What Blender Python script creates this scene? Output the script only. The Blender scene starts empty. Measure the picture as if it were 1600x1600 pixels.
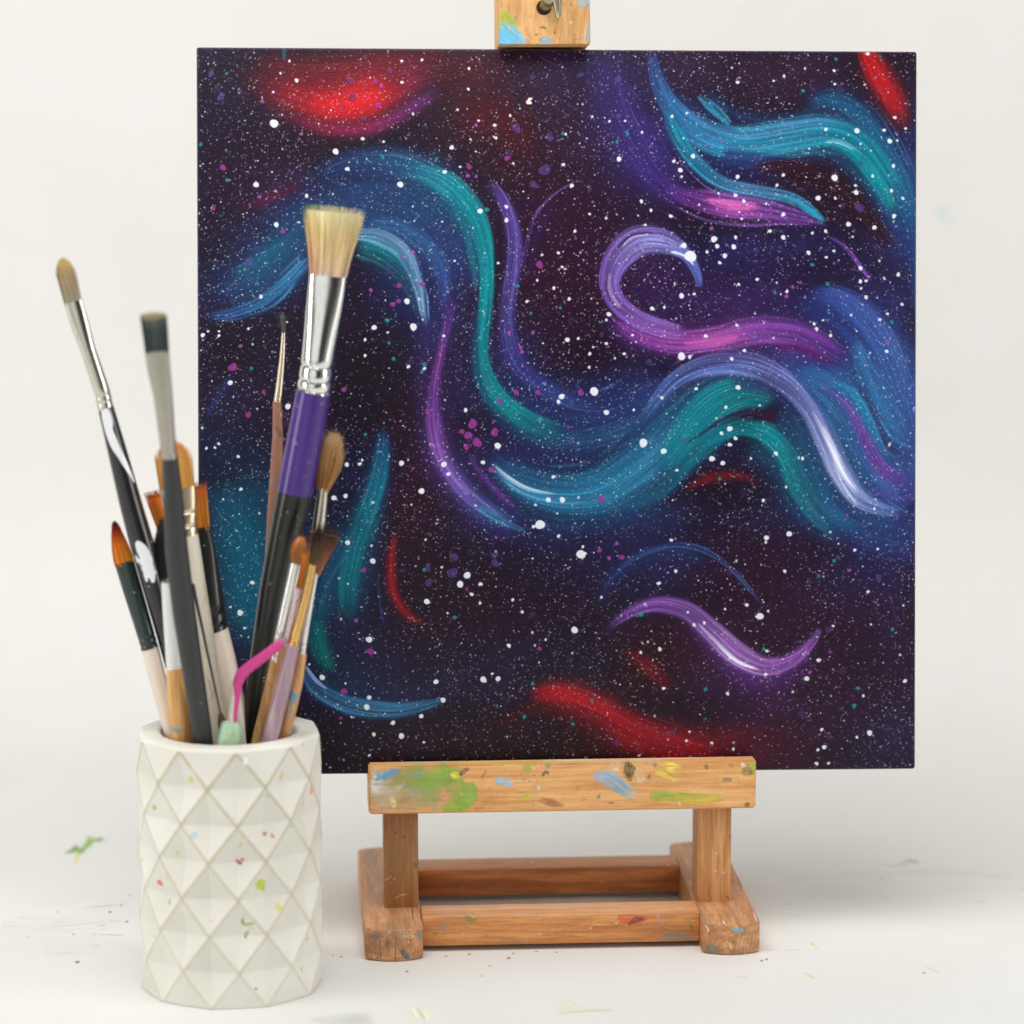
import bpy, bmesh, math, random
import numpy as np
from mathutils import Vector, Matrix

random.seed(4)
scene = bpy.context.scene
COL = scene.collection
PI = math.pi
# ---------------------------------------------------------------- painter (numpy strokes -> pixel arrays)
class Canvas:
    """A sheet of w x h logical units painted at k pixels per unit; y runs downwards."""
    def __init__(s, w, h, k, fill=None, seed=1):
        s.k = k; s.W = int(round(w*k)); s.H = int(round(h*k)); s.w = w; s.h = h
        s.rgb = np.zeros((s.H, s.W, 3)); s.a = np.zeros((s.H, s.W)); s.ht = np.zeros((s.H, s.W))
        s.rng = np.random.default_rng(seed)
        if fill is not None: s.rgb[:] = np.array(fill)/255.; s.a[:] = 1
    def over(s, ys, xs, col, al):
        al3 = al[..., None]
        a0 = s.a[ys, xs]
        s.rgb[ys, xs] = s.rgb[ys, xs]*(1-al3) + col*al3 if s.a.min() >= 1 else \
            np.where((a0 < .004)[..., None], col, s.rgb[ys, xs]*(1-al3) + col*al3)
        s.a[ys, xs] = a0*(1-al)+al
    def blob(s, x, y, rx, ry, col, al=1., rot=0., p=1.0):
        k = s.k; R = max(rx, ry)*2.6
        x0, x1 = int(max(0, (x-R)*k)), int(min(s.W, (x+R)*k+1)); y0, y1 = int(max(0, (y-R)*k)), int(min(s.H, (y+R)*k+1))
        if x1 <= x0 or y1 <= y0: return
        gx, gy = np.meshgrid((np.arange(x0, x1)+.5)/k-x, (np.arange(y0, y1)+.5)/k-y)
        c, n = math.cos(math.radians(rot)), math.sin(math.radians(rot))
        d = ((gx*c+gy*n)/rx)**2 + ((-gx*n+gy*c)/ry)**2
        m = np.exp(-(d**p)) * al
        sl = (slice(y0, y1), slice(x0, x1))
        s.over(sl[0], sl[1], np.array(col)/255., m)
    def noise(s, gx, gy):
        """smooth value noise at arrays gx, gy"""
        T = s._tab if hasattr(s, '_tab') else None
        if T is None: T = s._tab = np.random.default_rng(77).random((256, 256))
        ix, iy = np.floor(gx).astype(int), np.floor(gy).astype(int); fx, fy = gx-ix, gy-iy
        fx = fx*fx*(3-2*fx); fy = fy*fy*(3-2*fy)
        a, b = T[iy % 256, ix % 256], T[iy % 256, (ix+1) % 256]; c, d = T[(iy+1) % 256, ix % 256], T[(iy+1) % 256, (ix+1) % 256]
        return (a*(1-fx)+b*fx)*(1-fy)+(c*(1-fx)+d*fx)*fy
    def stroke(s, pts, cols, al=1., soft=.5, streak=.5, ends=(.15, .2), fine=1.25, hi=None, hil=.0, relief=.5, sl=150.):
        """pts: (x, y, width) through a smooth curve; cols: one colour or a list along it; soft: share of the half width that fades;
        streak: how far the bristles leave gaps and tints; hi: colour of light bristle lines"""
        p = np.array(pts, float); n = len(p)
        q = np.vstack([2*p[0]-p[1], p, 2*p[-1]-p[-2]])
        L = np.hypot(*np.diff(p[:, :2], axis=0).T).sum()
        m = max(8, int(L*s.k*2)); u = np.linspace(0, n-1-1e-6, m); i = u.astype(int); f = (u-i)[:, None]
        a, b, c, d = q[i], q[i+1], q[i+2], q[i+3]
        cv = .5*((2*b)+(-a+c)*f+(2*a-5*b+4*c-d)*f**2+(-a+3*b-3*c+d)*f**3)
        T = np.gradient(cv[:, :2], axis=0); T /= np.maximum(np.hypot(*T.T), 1e-9)[:, None]; N = np.stack([-T[:, 1], T[:, 0]], 1)
        dist = np.concatenate([[0], np.cumsum(np.hypot(*np.diff(cv[:, :2], axis=0).T))])
        wd = np.maximum(cv[:, 2], .4); wm = wd.max()
        nt = max(5, int(wm*s.k*2)+1); t = np.linspace(-1, 1, nt)
        X = cv[:, None, 0]+N[:, None, 0]*t[None]*wd[:, None]/2; Y = cv[:, None, 1]+N[:, None, 1]*t[None]*wd[:, None]/2
        sd = s.rng.integers(0, 9999)
        S_ = np.broadcast_to(dist[:, None], X.shape); Tt = np.broadcast_to(t[None], X.shape)*wm/2
        nz = .4*s.noise(S_/sl+sd, Tt/fine+sd*.37)+.3*s.noise(S_/(sl*.4)+sd*.71, Tt/(fine*2.6)+sd)+.3*s.noise(S_/(sl*.6)+sd*.3, Tt/(fine*6.5)+sd*.2)
        nf = .65*s.noise(S_/(sl*1.1)+sd*.13, Tt/(fine*.8)+sd*.91)+.35*s.noise(S_/(sl*.5)+sd*.53, Tt/(fine*3.2)+sd*.11)
        at = np.abs(Tt)/(wm/2)
        edge = np.clip((1-at)/max(soft, .02)+(nz-.5)*streak*1.5*np.clip(1.2-soft, .12, 1)*np.clip((1-at)*5, 0, 1), 0, 1); edge = edge*edge*(3-2*edge)
        us = dist/dist[-1]
        e0 = np.clip(us/max(ends[0], 1e-3), 0, 1); e1 = np.clip((1-us)/max(ends[1], 1e-3), 0, 1); en = np.minimum(e0, e1)
        en = (en*en*(3-2*en))[:, None]
        dry = np.clip((nz-.5)*3+.5, 0, 1)
        A = al*edge*en*(1-streak+streak*dry)
        A = np.where(en < 1, A*np.clip(en*1.7-(1-dry)*streak*(1-en), 0, 1), A)
        C = np.array(cols, float)/255.
        if C.ndim == 1: C = C[None]
        cu = us*(len(C)-1) if len(C) > 1 else us*0
        ci = np.minimum(cu.astype(int), max(len(C)-2, 0)); cf = (cu-ci)[:, None]
        col = C[ci]*(1-cf)+C[np.minimum(ci+1, len(C)-1)]*cf
        col = col[:, None, :]*(1+streak*.55*(nf-.5)[..., None]*2*.6)
        if hi is not None:
            hm = (np.clip((nf-(1-hil)+.06)*5, 0, 1)*np.clip(s.noise(S_/(sl*.7)+sd*.77, Tt/9.+sd*.4)*2.2-.5, 0, 1))[..., None]; col = col*(1-hm)+np.array(hi)/255.*hm
        k = s.k; xi = np.floor(X*k).astype(int).ravel(); yi = np.floor(Y*k).astype(int).ravel()
        ok = (xi >= 0) & (xi < s.W) & (yi >= 0) & (yi < s.H)
        if not ok.any(): return
        xi, yi = xi[ok], yi[ok]; x0, y0 = xi.min(), yi.min(); w, h = xi.max()-x0+1, yi.max()-y0+1
        idx = (yi-y0)*w+(xi-x0); cnt = np.bincount(idx, minlength=w*h)
        Af = A.ravel()[ok]; sa = np.bincount(idx, Af, w*h)
        cc = np.stack([np.bincount(idx, Af*col[..., j].ravel()[ok], w*h) for j in range(3)], 1)/np.maximum(sa, 1e-9)[:, None]
        sa = (sa/np.maximum(cnt, 1)).reshape(h, w)
        ys, xs = slice(y0, y0+h), slice(x0, x0+w)
        s.over(ys, xs, np.clip(cc, 0, 1).reshape(h, w, 3), sa)
        hh = np.bincount(idx, (Af*dry.ravel()[ok]), w*h).reshape(h, w)/np.maximum(cnt, 1).reshape(h, w)
        s.ht[ys, xs] = s.ht[ys, xs]*(1-sa*.6)+hh*relief
    def dab(s, x, y, rx, ry, rot, col, al=.9, soft=.4, streak=.4):
        """one ragged touch of paint, its bristle marks along the long side"""
        k = s.k; R = max(rx, ry)*1.5
        x0, x1 = int(max(0, (x-R)*k)), int(min(s.W, (x+R)*k+1)); y0, y1 = int(max(0, (y-R)*k)), int(min(s.H, (y+R)*k+1))
        if x1 <= x0 or y1 <= y0: return
        gx, gy = np.meshgrid((np.arange(x0, x1)+.5)/k-x, (np.arange(y0, y1)+.5)/k-y); sd = s.rng.uniform(0, 200)
        c_, n_ = math.cos(math.radians(rot)), math.sin(math.radians(rot)); u, v = gx*c_+gy*n_, -gx*n_+gy*c_
        m = min(rx, ry)
        n1 = .5*s.noise(gx/m*1.1+sd, gy/m*1.1+sd)+.3*s.noise(gx/m*2.7+sd, gy/m*2.7)+.2*s.noise(gx/m*7, gy/m*7+sd)
        n2 = .6*s.noise(u/(rx*1.2)+sd, v/(ry*.09)+sd)+.4*s.noise(u/(rx*.5), v/(ry*.22)+sd)
        d = np.sqrt((u/rx)**2+(v/ry)**2)+(n1-.5)*.75+(n2-.5)*.3
        e = np.clip((1.02-d)/max(soft, .05), 0, 1); e = e*e*(3-2*e)
        A = al*e*(1-streak+streak*np.clip((n2-.5)*3+.6, 0, 1))
        C = np.array(col)/255.*(1+.25*(n2-.5)[..., None]+.12*(n1-.5)[..., None])
        s.over(slice(y0, y1), slice(x0, x1), np.clip(C, 0, 1), A)
    def dot(s, x, y, r, col, al=1., rag=.0, ht=.6):
        k = s.k; R = r*1.5+1.5/k
        x0, x1 = int(max(0, (x-R)*k)), int(min(s.W, (x+R)*k+1)); y0, y1 = int(max(0, (y-R)*k)), int(min(s.H, (y+R)*k+1))
        if x1 <= x0 or y1 <= y0: return
        gx, gy = np.meshgrid((np.arange(x0, x1)+.5)/k-x, (np.arange(y0, y1)+.5)/k-y)
        rr = r
        if rag:
            th = np.arctan2(gy, gx); ph = s.rng.random(3)*6.3
            rr = r*(1+rag*(np.sin(2*th+ph[0])*.6+np.sin(3*th+ph[1])*.35))
        m = np.clip((rr-np.hypot(gx, gy))*k+.5, 0, 1)*al
        ys, xs = slice(y0, y1), slice(x0, x1)
        s.over(ys, xs, np.array(col)/255., m); s.ht[ys, xs] = np.maximum(s.ht[ys, xs], m*ht)
    def specks(s, n, r, cols, box=None, al=(.5, 1.), dens=None, stretch=False):
        x0, y0, x1, y1 = box or (0, 0, s.w, s.h)
        cols = np.array(cols, float)
        for _ in range(n):
            x, y = s.rng.uniform(x0, x1), s.rng.uniform(y0, y1)
            if dens is not None and s.rng.random() > dens(x, y): continue
            c = cols[s.rng.integers(len(cols))]
            s.dot(x, y, r[0]+(r[1]-r[0])*s.rng.random()**3, c, s.rng.uniform(*al), rag=.18)

PI_ = math.pi
def galaxy():
    """the abstract night sky on the panel, in units of about a quarter of a millimetre, y down from the panel's top edge"""
    c = Canvas(1124, 1134, 1.3, (33, 23, 44), 5)
    ox, oy = 309., 76.
    def B(x, y, rx, ry, col, al=.85, rot=0): c.blob(x-ox, y-oy, rx, ry, col, al, rot)
    def S(pts, cols, **kw):
        wm = max(w for _, _, w in pts)
        if wm >= 13:                                   # a wet dark underlayer spreads beyond each broad stroke
            g = dict(kw); g.update(soft=1., streak=.35, al=.5*kw.get('al', 1.), hil=0, hi=None, fine=2.2, ends=(.12, .14), relief=.15)
            cg = np.array(cols, float); cg = np.atleast_2d(cg)*.6+np.array((30, 22, 44))*.25
            c.stroke([(x-ox, y-oy, w*1.8+6) for x, y, w in pts], cg.tolist(), **g)
        f = 1.24 if wm >= 13 else 1.15
        if kw.get('soft', .5) >= .9: kw['relief'] = .1
        if kw.get('soft', .5) < 1 and wm >= 13: kw['soft'] = kw.get('soft', .5)*.95
        c.stroke([(x-ox, y-oy, w*f) for x, y, w in pts], cols, **kw)
        if wm < 9 or kw.get('soft', .5) >= 1: return
        # flyaway bristle lines beside and along the ribbon
        P_ = np.array(pts, float); n = len(P_); q = np.vstack([2*P_[0]-P_[1], P_, 2*P_[-1]-P_[-2]]); rg = c.rng
        base = np.atleast_2d(np.array(cols, float)); soft_ = kw.get('soft', .5)
        for j in range(int(3+wm*.28)):
            u0 = rg.uniform(0, .8); u1 = min(1, u0+rg.uniform(.12, .55)); off = rg.uniform(-.62, .62); dr = rg.normal(0, .06)
            u = np.linspace(u0, u1, 9)*(n-1-1e-6); i = u.astype(int); f_ = (u-i)[:, None]
            a, b, d, e = q[i], q[i+1], q[i+2], q[i+3]
            cv = .5*((2*b)+(-a+d)*f_+(2*a-5*b+4*d-e)*f_**2+(-a+3*b-3*d+e)*f_**3)
            T = np.gradient(cv[:, :2], axis=0); T /= np.maximum(np.hypot(*T.T), 1e-6)[:, None]
            o = (off+dr*np.linspace(0, 1, 9))*cv[:, 2]; x, y = cv[:, 0]-T[:, 1]*o, cv[:, 1]+T[:, 0]*o
            cc = base[min(int((u0+u1)/2*len(base)), len(base)-1)]
            r_ = rg.random(); cc = cc*(1-.22)+np.array((200, 205, 225))*.22 if r_ < .5 else (cc*.55+np.array((20, 14, 30))*.3 if r_ < .7 else cc*1.08)
            wl = rg.uniform(1., 2.4)*(1 if rg.random() < .65 else 2.6)
            c.stroke([(xx-ox, yy-oy, wl*(.5+math.sin(PI_*k/8))) for k, (xx, yy) in enumerate(zip(x, y))], cc.tolist(), al=rg.uniform(.2, .58)*kw.get('al', 1.)*(1-.35*(soft_ >= .9)), soft=.6, streak=.5, ends=(.3, .4), fine=.7, relief=.6)
    BLK, NAV, PUR, MAR = (26, 18, 30), (32, 38, 88), (62, 44, 116), (58, 14, 30)
    # ---- underpainting
    for b in [(340,130,90,70,(38,30,50)),(330,260,60,120,(34,26,52)),(380,250,90,60,(44,28,58)),(420,300,80,40,(60,24,48),.6,-25),(600,230,120,22,(28,18,30)),
              (700,100,120,40,(70,16,34)),(760,180,80,70,(78,16,32)),(810,240,50,60,(70,14,32)),(860,130,80,50,(44,24,54)),(900,110,60,40,(58,40,90),.6),
              (880,230,70,60,(52,22,50)),(880,330,80,80,(44,18,46)),(860,450,70,110,(46,18,40)),(900,520,90,60,(38,18,44)),
              (960,160,60,90,(56,46,112)),(1010,240,60,70,(58,46,122)),(1060,110,70,30,(60,40,84)),(1180,120,110,40,(46,32,56)),(1260,110,80,30,(52,34,50)),
              (1320,140,60,30,(42,36,60)),(1390,150,50,60,(60,22,36)),(1420,300,30,120,(34,62,128)),(1400,360,40,60,(34,66,132)),
              (1150,260,70,25,(40,42,112)),(1220,255,60,18,(54,20,38)),(1290,290,70,26,(48,22,42),.9,25),(1360,360,50,30,(42,24,46),.9,50),
              (1140,400,150,45,(42,40,96)),(1280,400,110,50,(42,34,82)),(1380,460,60,60,(40,34,80)),(1180,460,110,30,(60,38,92)),(1020,430,50,40,(54,32,78)),
              (1060,470,60,20,(46,36,84)),(1290,480,100,22,(40,48,110)),(1330,640,90,110,(48,88,158)),(1390,600,50,100,(52,72,148)),(1400,760,40,60,(60,72,150)),
              (1350,840,90,50,(40,62,128)),(1300,760,60,60,(46,84,146)),(1420,860,40,40,(40,46,104)),
              (400,420,80,60,(30,58,108),.8,-30),(350,430,60,60,(36,44,92),.7),(470,330,70,40,(34,54,104),.8,-20),(560,300,110,50,(32,52,102)),(640,330,80,50,(36,66,120)),
              (700,420,40,110,(50,52,112)),(660,500,40,60,(38,46,98)),(620,480,40,40,(30,34,74)),(400,560,90,60,(32,24,48)),(580,600,60,80,(28,22,44)),
              (350,600,40,60,(40,38,84),.5,-30),(340,700,60,60,(30,42,78)),(380,780,80,70,(24,60,96)),(390,880,70,100,(22,74,112)),(400,960,60,60,(22,58,96)),
              (560,720,50,60,(26,40,80)),(530,900,70,100,(26,62,104)),(560,1000,70,50,(36,42,88)),(600,1080,120,30,(30,44,84)),(470,1150,80,40,(26,24,42)),
              (640,780,40,120,(50,14,34),.6),(640,700,40,80,(36,18,44)),(720,620,40,60,(40,30,72)),(800,560,50,70,(38,44,96)),(860,620,90,40,(36,48,104)),
              (850,690,90,40,(34,36,82)),(930,660,110,40,(38,48,98)),(1000,620,60,60,(40,50,104)),(760,720,40,40,(42,30,72)),(760,830,60,40,(52,36,88)),
              (860,830,120,40,(34,46,94)),(1000,800,110,40,(34,60,110)),(1120,720,50,40,(40,24,52)),(1150,760,110,60,(34,26,54)),(1230,800,60,70,(34,46,90)),
              (720,930,150,90,(30,18,34)),(700,1050,140,50,(36,30,60)),(850,1010,120,40,(32,34,64)),(1000,900,70,60,(36,40,84)),(1060,890,80,40,(38,46,94)),
              (1200,900,120,70,(44,22,42)),(1320,960,110,90,(46,26,56)),(1260,1090,140,70,(56,28,58)),(1100,1080,80,50,(66,34,84),.7),(1180,1100,80,40,(70,36,92),.6),
              (1400,1150,60,60,(46,40,84),.7),(1390,1000,40,60,(40,34,70)),(1030,1010,70,40,(60,20,36)),(1010,1060,70,40,(48,18,24)),(900,1170,120,40,(40,16,20)),
              (1100,1165,120,40,(124,18,32)),(960,1180,90,24,(70,14,22)),(1190,1180,60,30,(84,22,44)),(720,120,60,30,(90,18,36),.6),(455,120,60,24,(110,20,32),.7),(620,1170,140,30,(26,22,36)),(780,1150,60,50,(34,18,28))]:
        B(*b)
    # ---- blotchy, brushed darks
    h, w = c.H, c.W; yy, xx = np.mgrid[0:h, 0:w]/c.k
    f1 = c.noise(xx/60.+9, yy/60.)*.5+c.noise(xx/24., yy/24.+5)*.3+c.noise(xx/9.+3, yy/9.)*.2
    f2 = c.noise((xx+yy*.6)/40.+31, (yy-xx*.6)/3.5)*.5+c.noise((xx-yy*.4)/30.+7, (yy+xx*.4)/2.2)*.5
    c.rgb *= (.74+.5*f1+.26*(f2-.5))[..., None]
    for x, y, rx, ry, al in [(450,232,110,26,.8),(610,215,80,16,.5),(350,560,40,50,.6),(560,600,50,70,.6),(600,660,50,40,.6),(330,380,30,60,.5),(870,440,50,80,.4),(920,560,50,30,.5),(1140,770,90,26,.6),(1060,1110,110,26,.7),
            (740,960,120,60,.55),(820,900,90,30,.4),(900,1010,60,40,.4),(760,1180,110,26,.6),(560,1190,120,22,.6),(640,900,60,80,.4),(1270,870,90,40,.4),(1110,930,60,20,.4),(1330,1060,60,60,.3),(1300,420,60,24,.3)]:
        B(x, y, rx, ry, (24, 15, 28), al)
    for x, y, rx, ry, col, al in [(880,400,120,140,(60,18,50),.55),(1240,970,220,150,(58,22,50),.5),(780,950,150,80,(48,18,44),.45),(1120,480,140,60,(64,36,92),.5),(1200,110,140,40,(58,28,60),.5),(1000,700,40,30,(46,30,80),.4),(640,760,50,120,(56,16,40),.4),(700,1150,200,40,(44,18,34),.4),(420,250,110,60,(48,22,52),.4),(900,150,80,60,(56,26,66),.4)]:
        B(x, y, rx, ry, col, al)
    # ---- red clouds, soft
    R1, R2 = (196, 28, 36), (120, 20, 32)
    S([(380,95,30),(470,110,60),(600,105,70),(720,100,50)], [(84,22,34),(130,24,36),(140,24,38),(84,18,34)], soft=1, streak=.2, al=.8)
    S([(370,105,20),(430,145,60),(510,165,90),(580,150,90),(650,125,60),(710,110,30)], [(110,24,36),(150,26,38),R1,(214,30,38),(150,30,60),(90,30,74)], soft=1, streak=.25, ends=(.3,.3))
    S([(450,150,20),(520,165,52),(580,150,60),(640,110,26)], [R1,(222,30,36),(220,28,36),R2], soft=1, streak=.2, ends=(.35,.4))
    S([(430,170,12),(500,200,26),(570,202,30),(640,170,30),(700,130,18)], [(90,24,50),(140,32,70),(150,34,84),(120,40,110),(88,46,120)], soft=1, streak=.3, al=.85)
    S([(690,190,60),(760,180,80),(800,210,80),(815,260,50)], [(64,14,32),(92,16,32),(88,14,30),(60,12,34)], soft=1, streak=.2, al=.7)
    S([(1345,60,24),(1370,110,46),(1400,160,42),(1418,215,14)], [(200,26,30),(206,30,32),(176,26,34),(80,20,38)], soft=.9, streak=.25, ends=(.02,.3))
    S([(618,822,8),(608,870,18),(611,925,20),(636,963,18),(672,976,8)], [(130,20,34),(164,24,34),(150,20,32),(120,22,34)], soft=1, streak=.2)
    S([(806,1094,24),(865,1088,56),(930,1114,66),(985,1148,72),(1060,1178,80),(1150,1200,60)], [(150,22,32),(190,26,36),(178,24,34),(156,20,32),(150,18,34),(120,18,36)], soft=.9, streak=.2, ends=(.12,.2))
    S([(760,1150,20),(830,1110,30),(900,1130,40),(960,1180,50)], [(60,14,20),(84,16,24),(80,14,22),(90,14,24)], soft=1, streak=.2, al=.7)
    S([(970,1015,12),(1010,1045,34),(1050,1085,14)], [(96,20,30),(134,24,30),(90,20,30)], soft=1, streak=.5)
    S([(1060,768,8),(1105,748,20),(1150,744,20),(1195,758,8)], [(90,24,36),(118,26,30),(104,24,34),(70,24,40)], soft=1, streak=.2)
    S([(370,330,10),(430,305,24),(480,280,10)], [(76,22,50),(104,26,62),(70,24,50)], soft=1, streak=.2, al=.7)
    # ---- broad wet fills under the ribbons
    for pts, col, al in [([(1180,560,40),(1260,590,120),(1330,660,160),(1380,740,150),(1440,800,110)], [(46,60,120),(46,84,152),(46,88,160),(48,84,156),(50,70,140)], .95),
            ([(1230,460,40),(1320,500,90),(1390,580,110),(1436,680,90)], [(40,46,104),(48,64,138),(50,72,148),(48,64,140)], .9),
            ([(1290,780,60),(1360,830,100),(1440,850,80)], [(36,66,128),(42,72,138),(46,62,126)], .8),
            ([(740,690,30),(800,750,90),(880,780,110),(970,750,120),(1050,690,110),(1130,610,80)], [(34,46,96),(32,72,128),(28,80,136),(28,78,134),(30,76,130),(36,72,126)], .9),
            ([(470,300,30),(560,270,90),(660,290,110),(720,370,80),(735,480,60)], [(32,40,86),(32,54,108),(30,66,118),(34,64,120),(36,50,104)], .8),
            ([(330,480,40),(420,430,110),(500,360,110),(590,330,90),(660,380,90),(690,470,60)], [(34,56,116),(32,70,126),(32,72,126),(34,68,124),(40,66,128),(44,52,110)], .75),
            ([(760,560,40),(810,640,80),(890,680,80),(980,650,70),(1060,590,50)], [(34,40,92),(34,48,104),(34,54,110),(36,54,112),(44,54,110)], .8),
            ([(1020,120,40),(1090,200,80),(1190,230,90),(1300,210,90),(1380,280,90),(1430,380,60)], [(46,60,130),(38,76,142),(34,84,146),(30,84,140),(26,86,142),(32,72,136)], .8),
            ([(670,470,40),(668,600,60),(690,720,80),(760,800,70),(850,840,40)], [(50,40,96),(62,38,98),(66,44,112),(56,56,124),(44,50,106)], .7),
            ([(930,470,30),(990,520,70),(1100,530,80),(1220,525,80),(1330,570,60)], [(64,38,98),(84,44,118),(92,48,124),(84,46,122),(66,48,122)], .75),
            ([(600,660,30),(585,760,60),(550,880,80),(520,990,90)], [(26,48,88),(22,70,110),(22,76,112),(22,70,104)], .7),
            ([(1150,690,40),(1220,720,70),(1270,800,80),(1330,850,50)], [(24,66,108),(24,84,124),(30,80,130),(38,66,124)], .75)]:
        c.stroke([(x-ox, y-oy, w*1.25) for x, y, w in pts], col, al=al, soft=.82, streak=.35, fine=2.6, ends=(.15, .15), relief=.1)
    # ---- blue veils on the left
    S([(318,470,30),(380,440,60),(440,385,70),(500,330,60),(560,290,50)], [(36,56,112),(34,74,128),(30,80,134),(34,66,118),(36,56,104)], soft=1, streak=.45, al=.75, fine=2)
    S([(314,494,12),(360,490,20),(410,470,24),(452,435,26),(490,392,20)], [(38,78,160),(42,82,158),(44,96,160),(48,108,170),(60,120,180)], soft=.7, streak=.8, hi=(120,160,210), hil=.12)
    S([(330,503,3),(380,496,5),(430,474,6),(470,430,6)], (70,128,190), streak=.8, soft=.6)
    S([(400,470,6),(440,440,10),(480,400,8)], (66,120,186), streak=.9, soft=.6)
    S([(360,430,14),(410,405,30),(450,370,16)], (26,100,140), soft=1, streak=.5, al=.6)
    S([(480,292,10),(520,262,34),(590,250,50),(660,268,54),(715,315,50),(735,380,40)], [(30,46,92),(34,58,112),(32,72,126),(28,84,136),(26,92,138),(32,70,120)], soft=.9, streak=.4, al=.85)
    S([(600,262,10),(650,268,24),(694,288,34),(730,326,34),(750,372,28),(757,430,22),(753,495,20),(748,555,24),(762,605,32),(798,645,34),(850,668,28),(910,672,12)],
      [(36,92,150),(22,124,156),(14,142,150),(12,146,150),(12,144,148),(10,146,146),(10,142,144),(10,146,146),(14,144,146),(12,138,142),(16,112,132),(26,70,110)], soft=.35, streak=.35, ends=(.15,.16))
    S([(690,300,14),(720,345,22),(736,400,18),(740,470,8)], [(30,86,140),(20,112,140),(20,104,138),(34,60,112)], soft=.9, streak=.5, al=.8)
    S([(742,440,6),(736,520,14),(742,590,18),(775,650,20),(830,690,18),(900,700,10)], [(34,54,100),(30,52,100),(28,60,108),(26,66,112),(30,64,112),(34,48,92)], soft=.8, streak=.4, al=.7)
    # inner hook behind the big brush
    S([(545,385,30),(590,395,44),(630,425,40),(650,470,24),(655,510,8)], [(12,104,116),(10,122,122),(14,108,124),(24,70,112),(30,50,96)], soft=.8, streak=.5)
    S([(560,345,14),(620,352,26),(668,390,34),(690,440,30),(684,500,14)], [(44,86,152),(42,84,152),(44,84,150),(58,76,148),(60,60,124)], soft=.8, streak=.5, al=.9)
    S([(545,366,14),(590,370,24),(628,396,22),(648,440,15),(657,485,8),(661,520,3)], [(110,170,214),(124,178,220),(132,184,224),(134,182,222),(150,190,220),(110,150,190)], soft=.3, streak=.6, hi=(214,230,244), hil=.3, ends=(.05,.2))
    S([(640,400,3),(662,450,5),(668,510,2)], (120,160,210), soft=.6, streak=.8, al=.7)
    # ---- purple ribbons left of centre
    S([(738,268,8),(775,300,18),(797,350,24),(800,400,26),(791,460,26),(789,515,28),(806,568,34),(850,608,30),(905,632,20),(965,630,8)],
      [(80,56,128),(92,66,146),(88,70,150),(86,72,152),(84,70,150),(72,64,140),(58,60,134),(52,62,134),(48,66,136),(90,100,170)], soft=.6, streak=.55, hi=(136,110,190), hil=.14)
    S([(757,268,2.5),(790,312,3),(803,372,3),(800,440,3),(786,500,2)], (150,110,190), soft=.5, streak=.7, al=.7)
    S([(905,276,2),(858,306,5),(831,340,6),(818,390,8),(806,440,12)], [(140,100,170),(122,84,164),(100,66,144),(88,60,140),(80,60,136)], soft=.6, streak=.6, al=.85)
    S([(860,320,14),(836,370,20),(822,440,10)], (56,34,92), soft=1, streak=.5, al=.6)
    S([(860,650,14),(920,655,20),(985,640,14),(1040,610,8)], [(34,58,108),(34,62,116),(36,60,116),(60,84,150)], soft=.9, streak=.6, al=.8)
    S([(850,615,2),(900,640,3),(950,640,3),(985,625,2)], (98,110,180), soft=.5, streak=.7, al=.8)
    S([(930,612,3),(950,603,6),(962,597,2)], (150,160,215), soft=.5, streak=.5, al=.8)
    S([(704,440,16),(697,500,16),(684,560,14),(675,615,18),(676,670,28),(692,724,32),(728,774,32),(778,810,24),(832,832,8)],
      [(76,50,126),(104,54,140),(138,66,156),(124,62,152),(140,76,166),(140,88,176),(112,96,180),(74,116,184),(76,124,190)], soft=.6, streak=.6, hi=(186,140,206), hil=.18)
    S([(694,490,2.5),(684,560,3.5),(672,620,2.5)], (186,96,186), soft=.6, streak=.5, al=.8)
    S([(680,640,5),(684,695,8),(706,745,8),(740,780,4)], (186,140,214), soft=.7, streak=.8, al=.7)
    S([(735,790,8),(780,815,12),(828,834,4)], (70,130,194), soft=.5, streak=.8, hi=(150,190,226), hil=.2)
    S([(724,700,5),(744,735,12),(776,770,14),(812,800,8)], (104,50,132), soft=.9, streak=.6, al=.7)
    S([(790,640,20),(840,676,34),(905,690,40),(975,670,36),(1030,625,24)], [(16,120,140),(22,106,142),(30,84,132),(36,76,130),(46,80,140)], soft=.85, streak=.45, al=.75, ends=(.2,.25))
    for x, y, rx, ry, col, al in [(850,715,120,34,(36,48,104),.6),(960,625,90,40,(42,56,116),.6),(1090,690,50,30,(22,80,120),.5),(1240,690,60,60,(34,74,120),.6),(1230,560,90,30,(66,64,138),.5),(620,430,60,60,(36,52,112),.4),(420,900,70,120,(22,70,104),.45),(520,1060,60,50,(24,58,96),.5),(900,880,120,50,(40,36,84),.45),(1350,900,90,50,(42,42,100),.5)]: B(x, y, rx, ry, col, al)
    # ---- the big blue wave
    S([(742,690,10),(790,738,40),(850,768,66),(930,768,76),(1000,728,84),(1060,672,90),(1110,620,76),(1160,598,50),(1210,612,30)],
      [(34,64,118),(34,80,136),(32,90,146),(30,98,152),(34,100,154),(36,96,152),(40,96,150),(44,90,150),(46,84,146)], soft=.7, streak=.5)
    S([(752,712,6),(800,756,18),(862,780,26),(930,776,30),(990,742,32),(1048,690,30),(1090,640,24)], [(70,130,186),(58,128,186),(46,124,180),(46,126,178),(52,128,182),(64,124,184),(80,124,190)], soft=.5, streak=.75, hi=(140,186,222), hil=.16)
    S([(762,720,3),(790,746,7),(826,765,6),(876,774,3)], [(210,224,236),(232,236,240),(206,222,236),(120,170,206)], soft=.4, streak=.6)
    S([(775,745,3),(815,772,4),(870,786,3),(930,784,2)], (150,196,226), soft=.5, streak=.7, al=.7)
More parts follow.
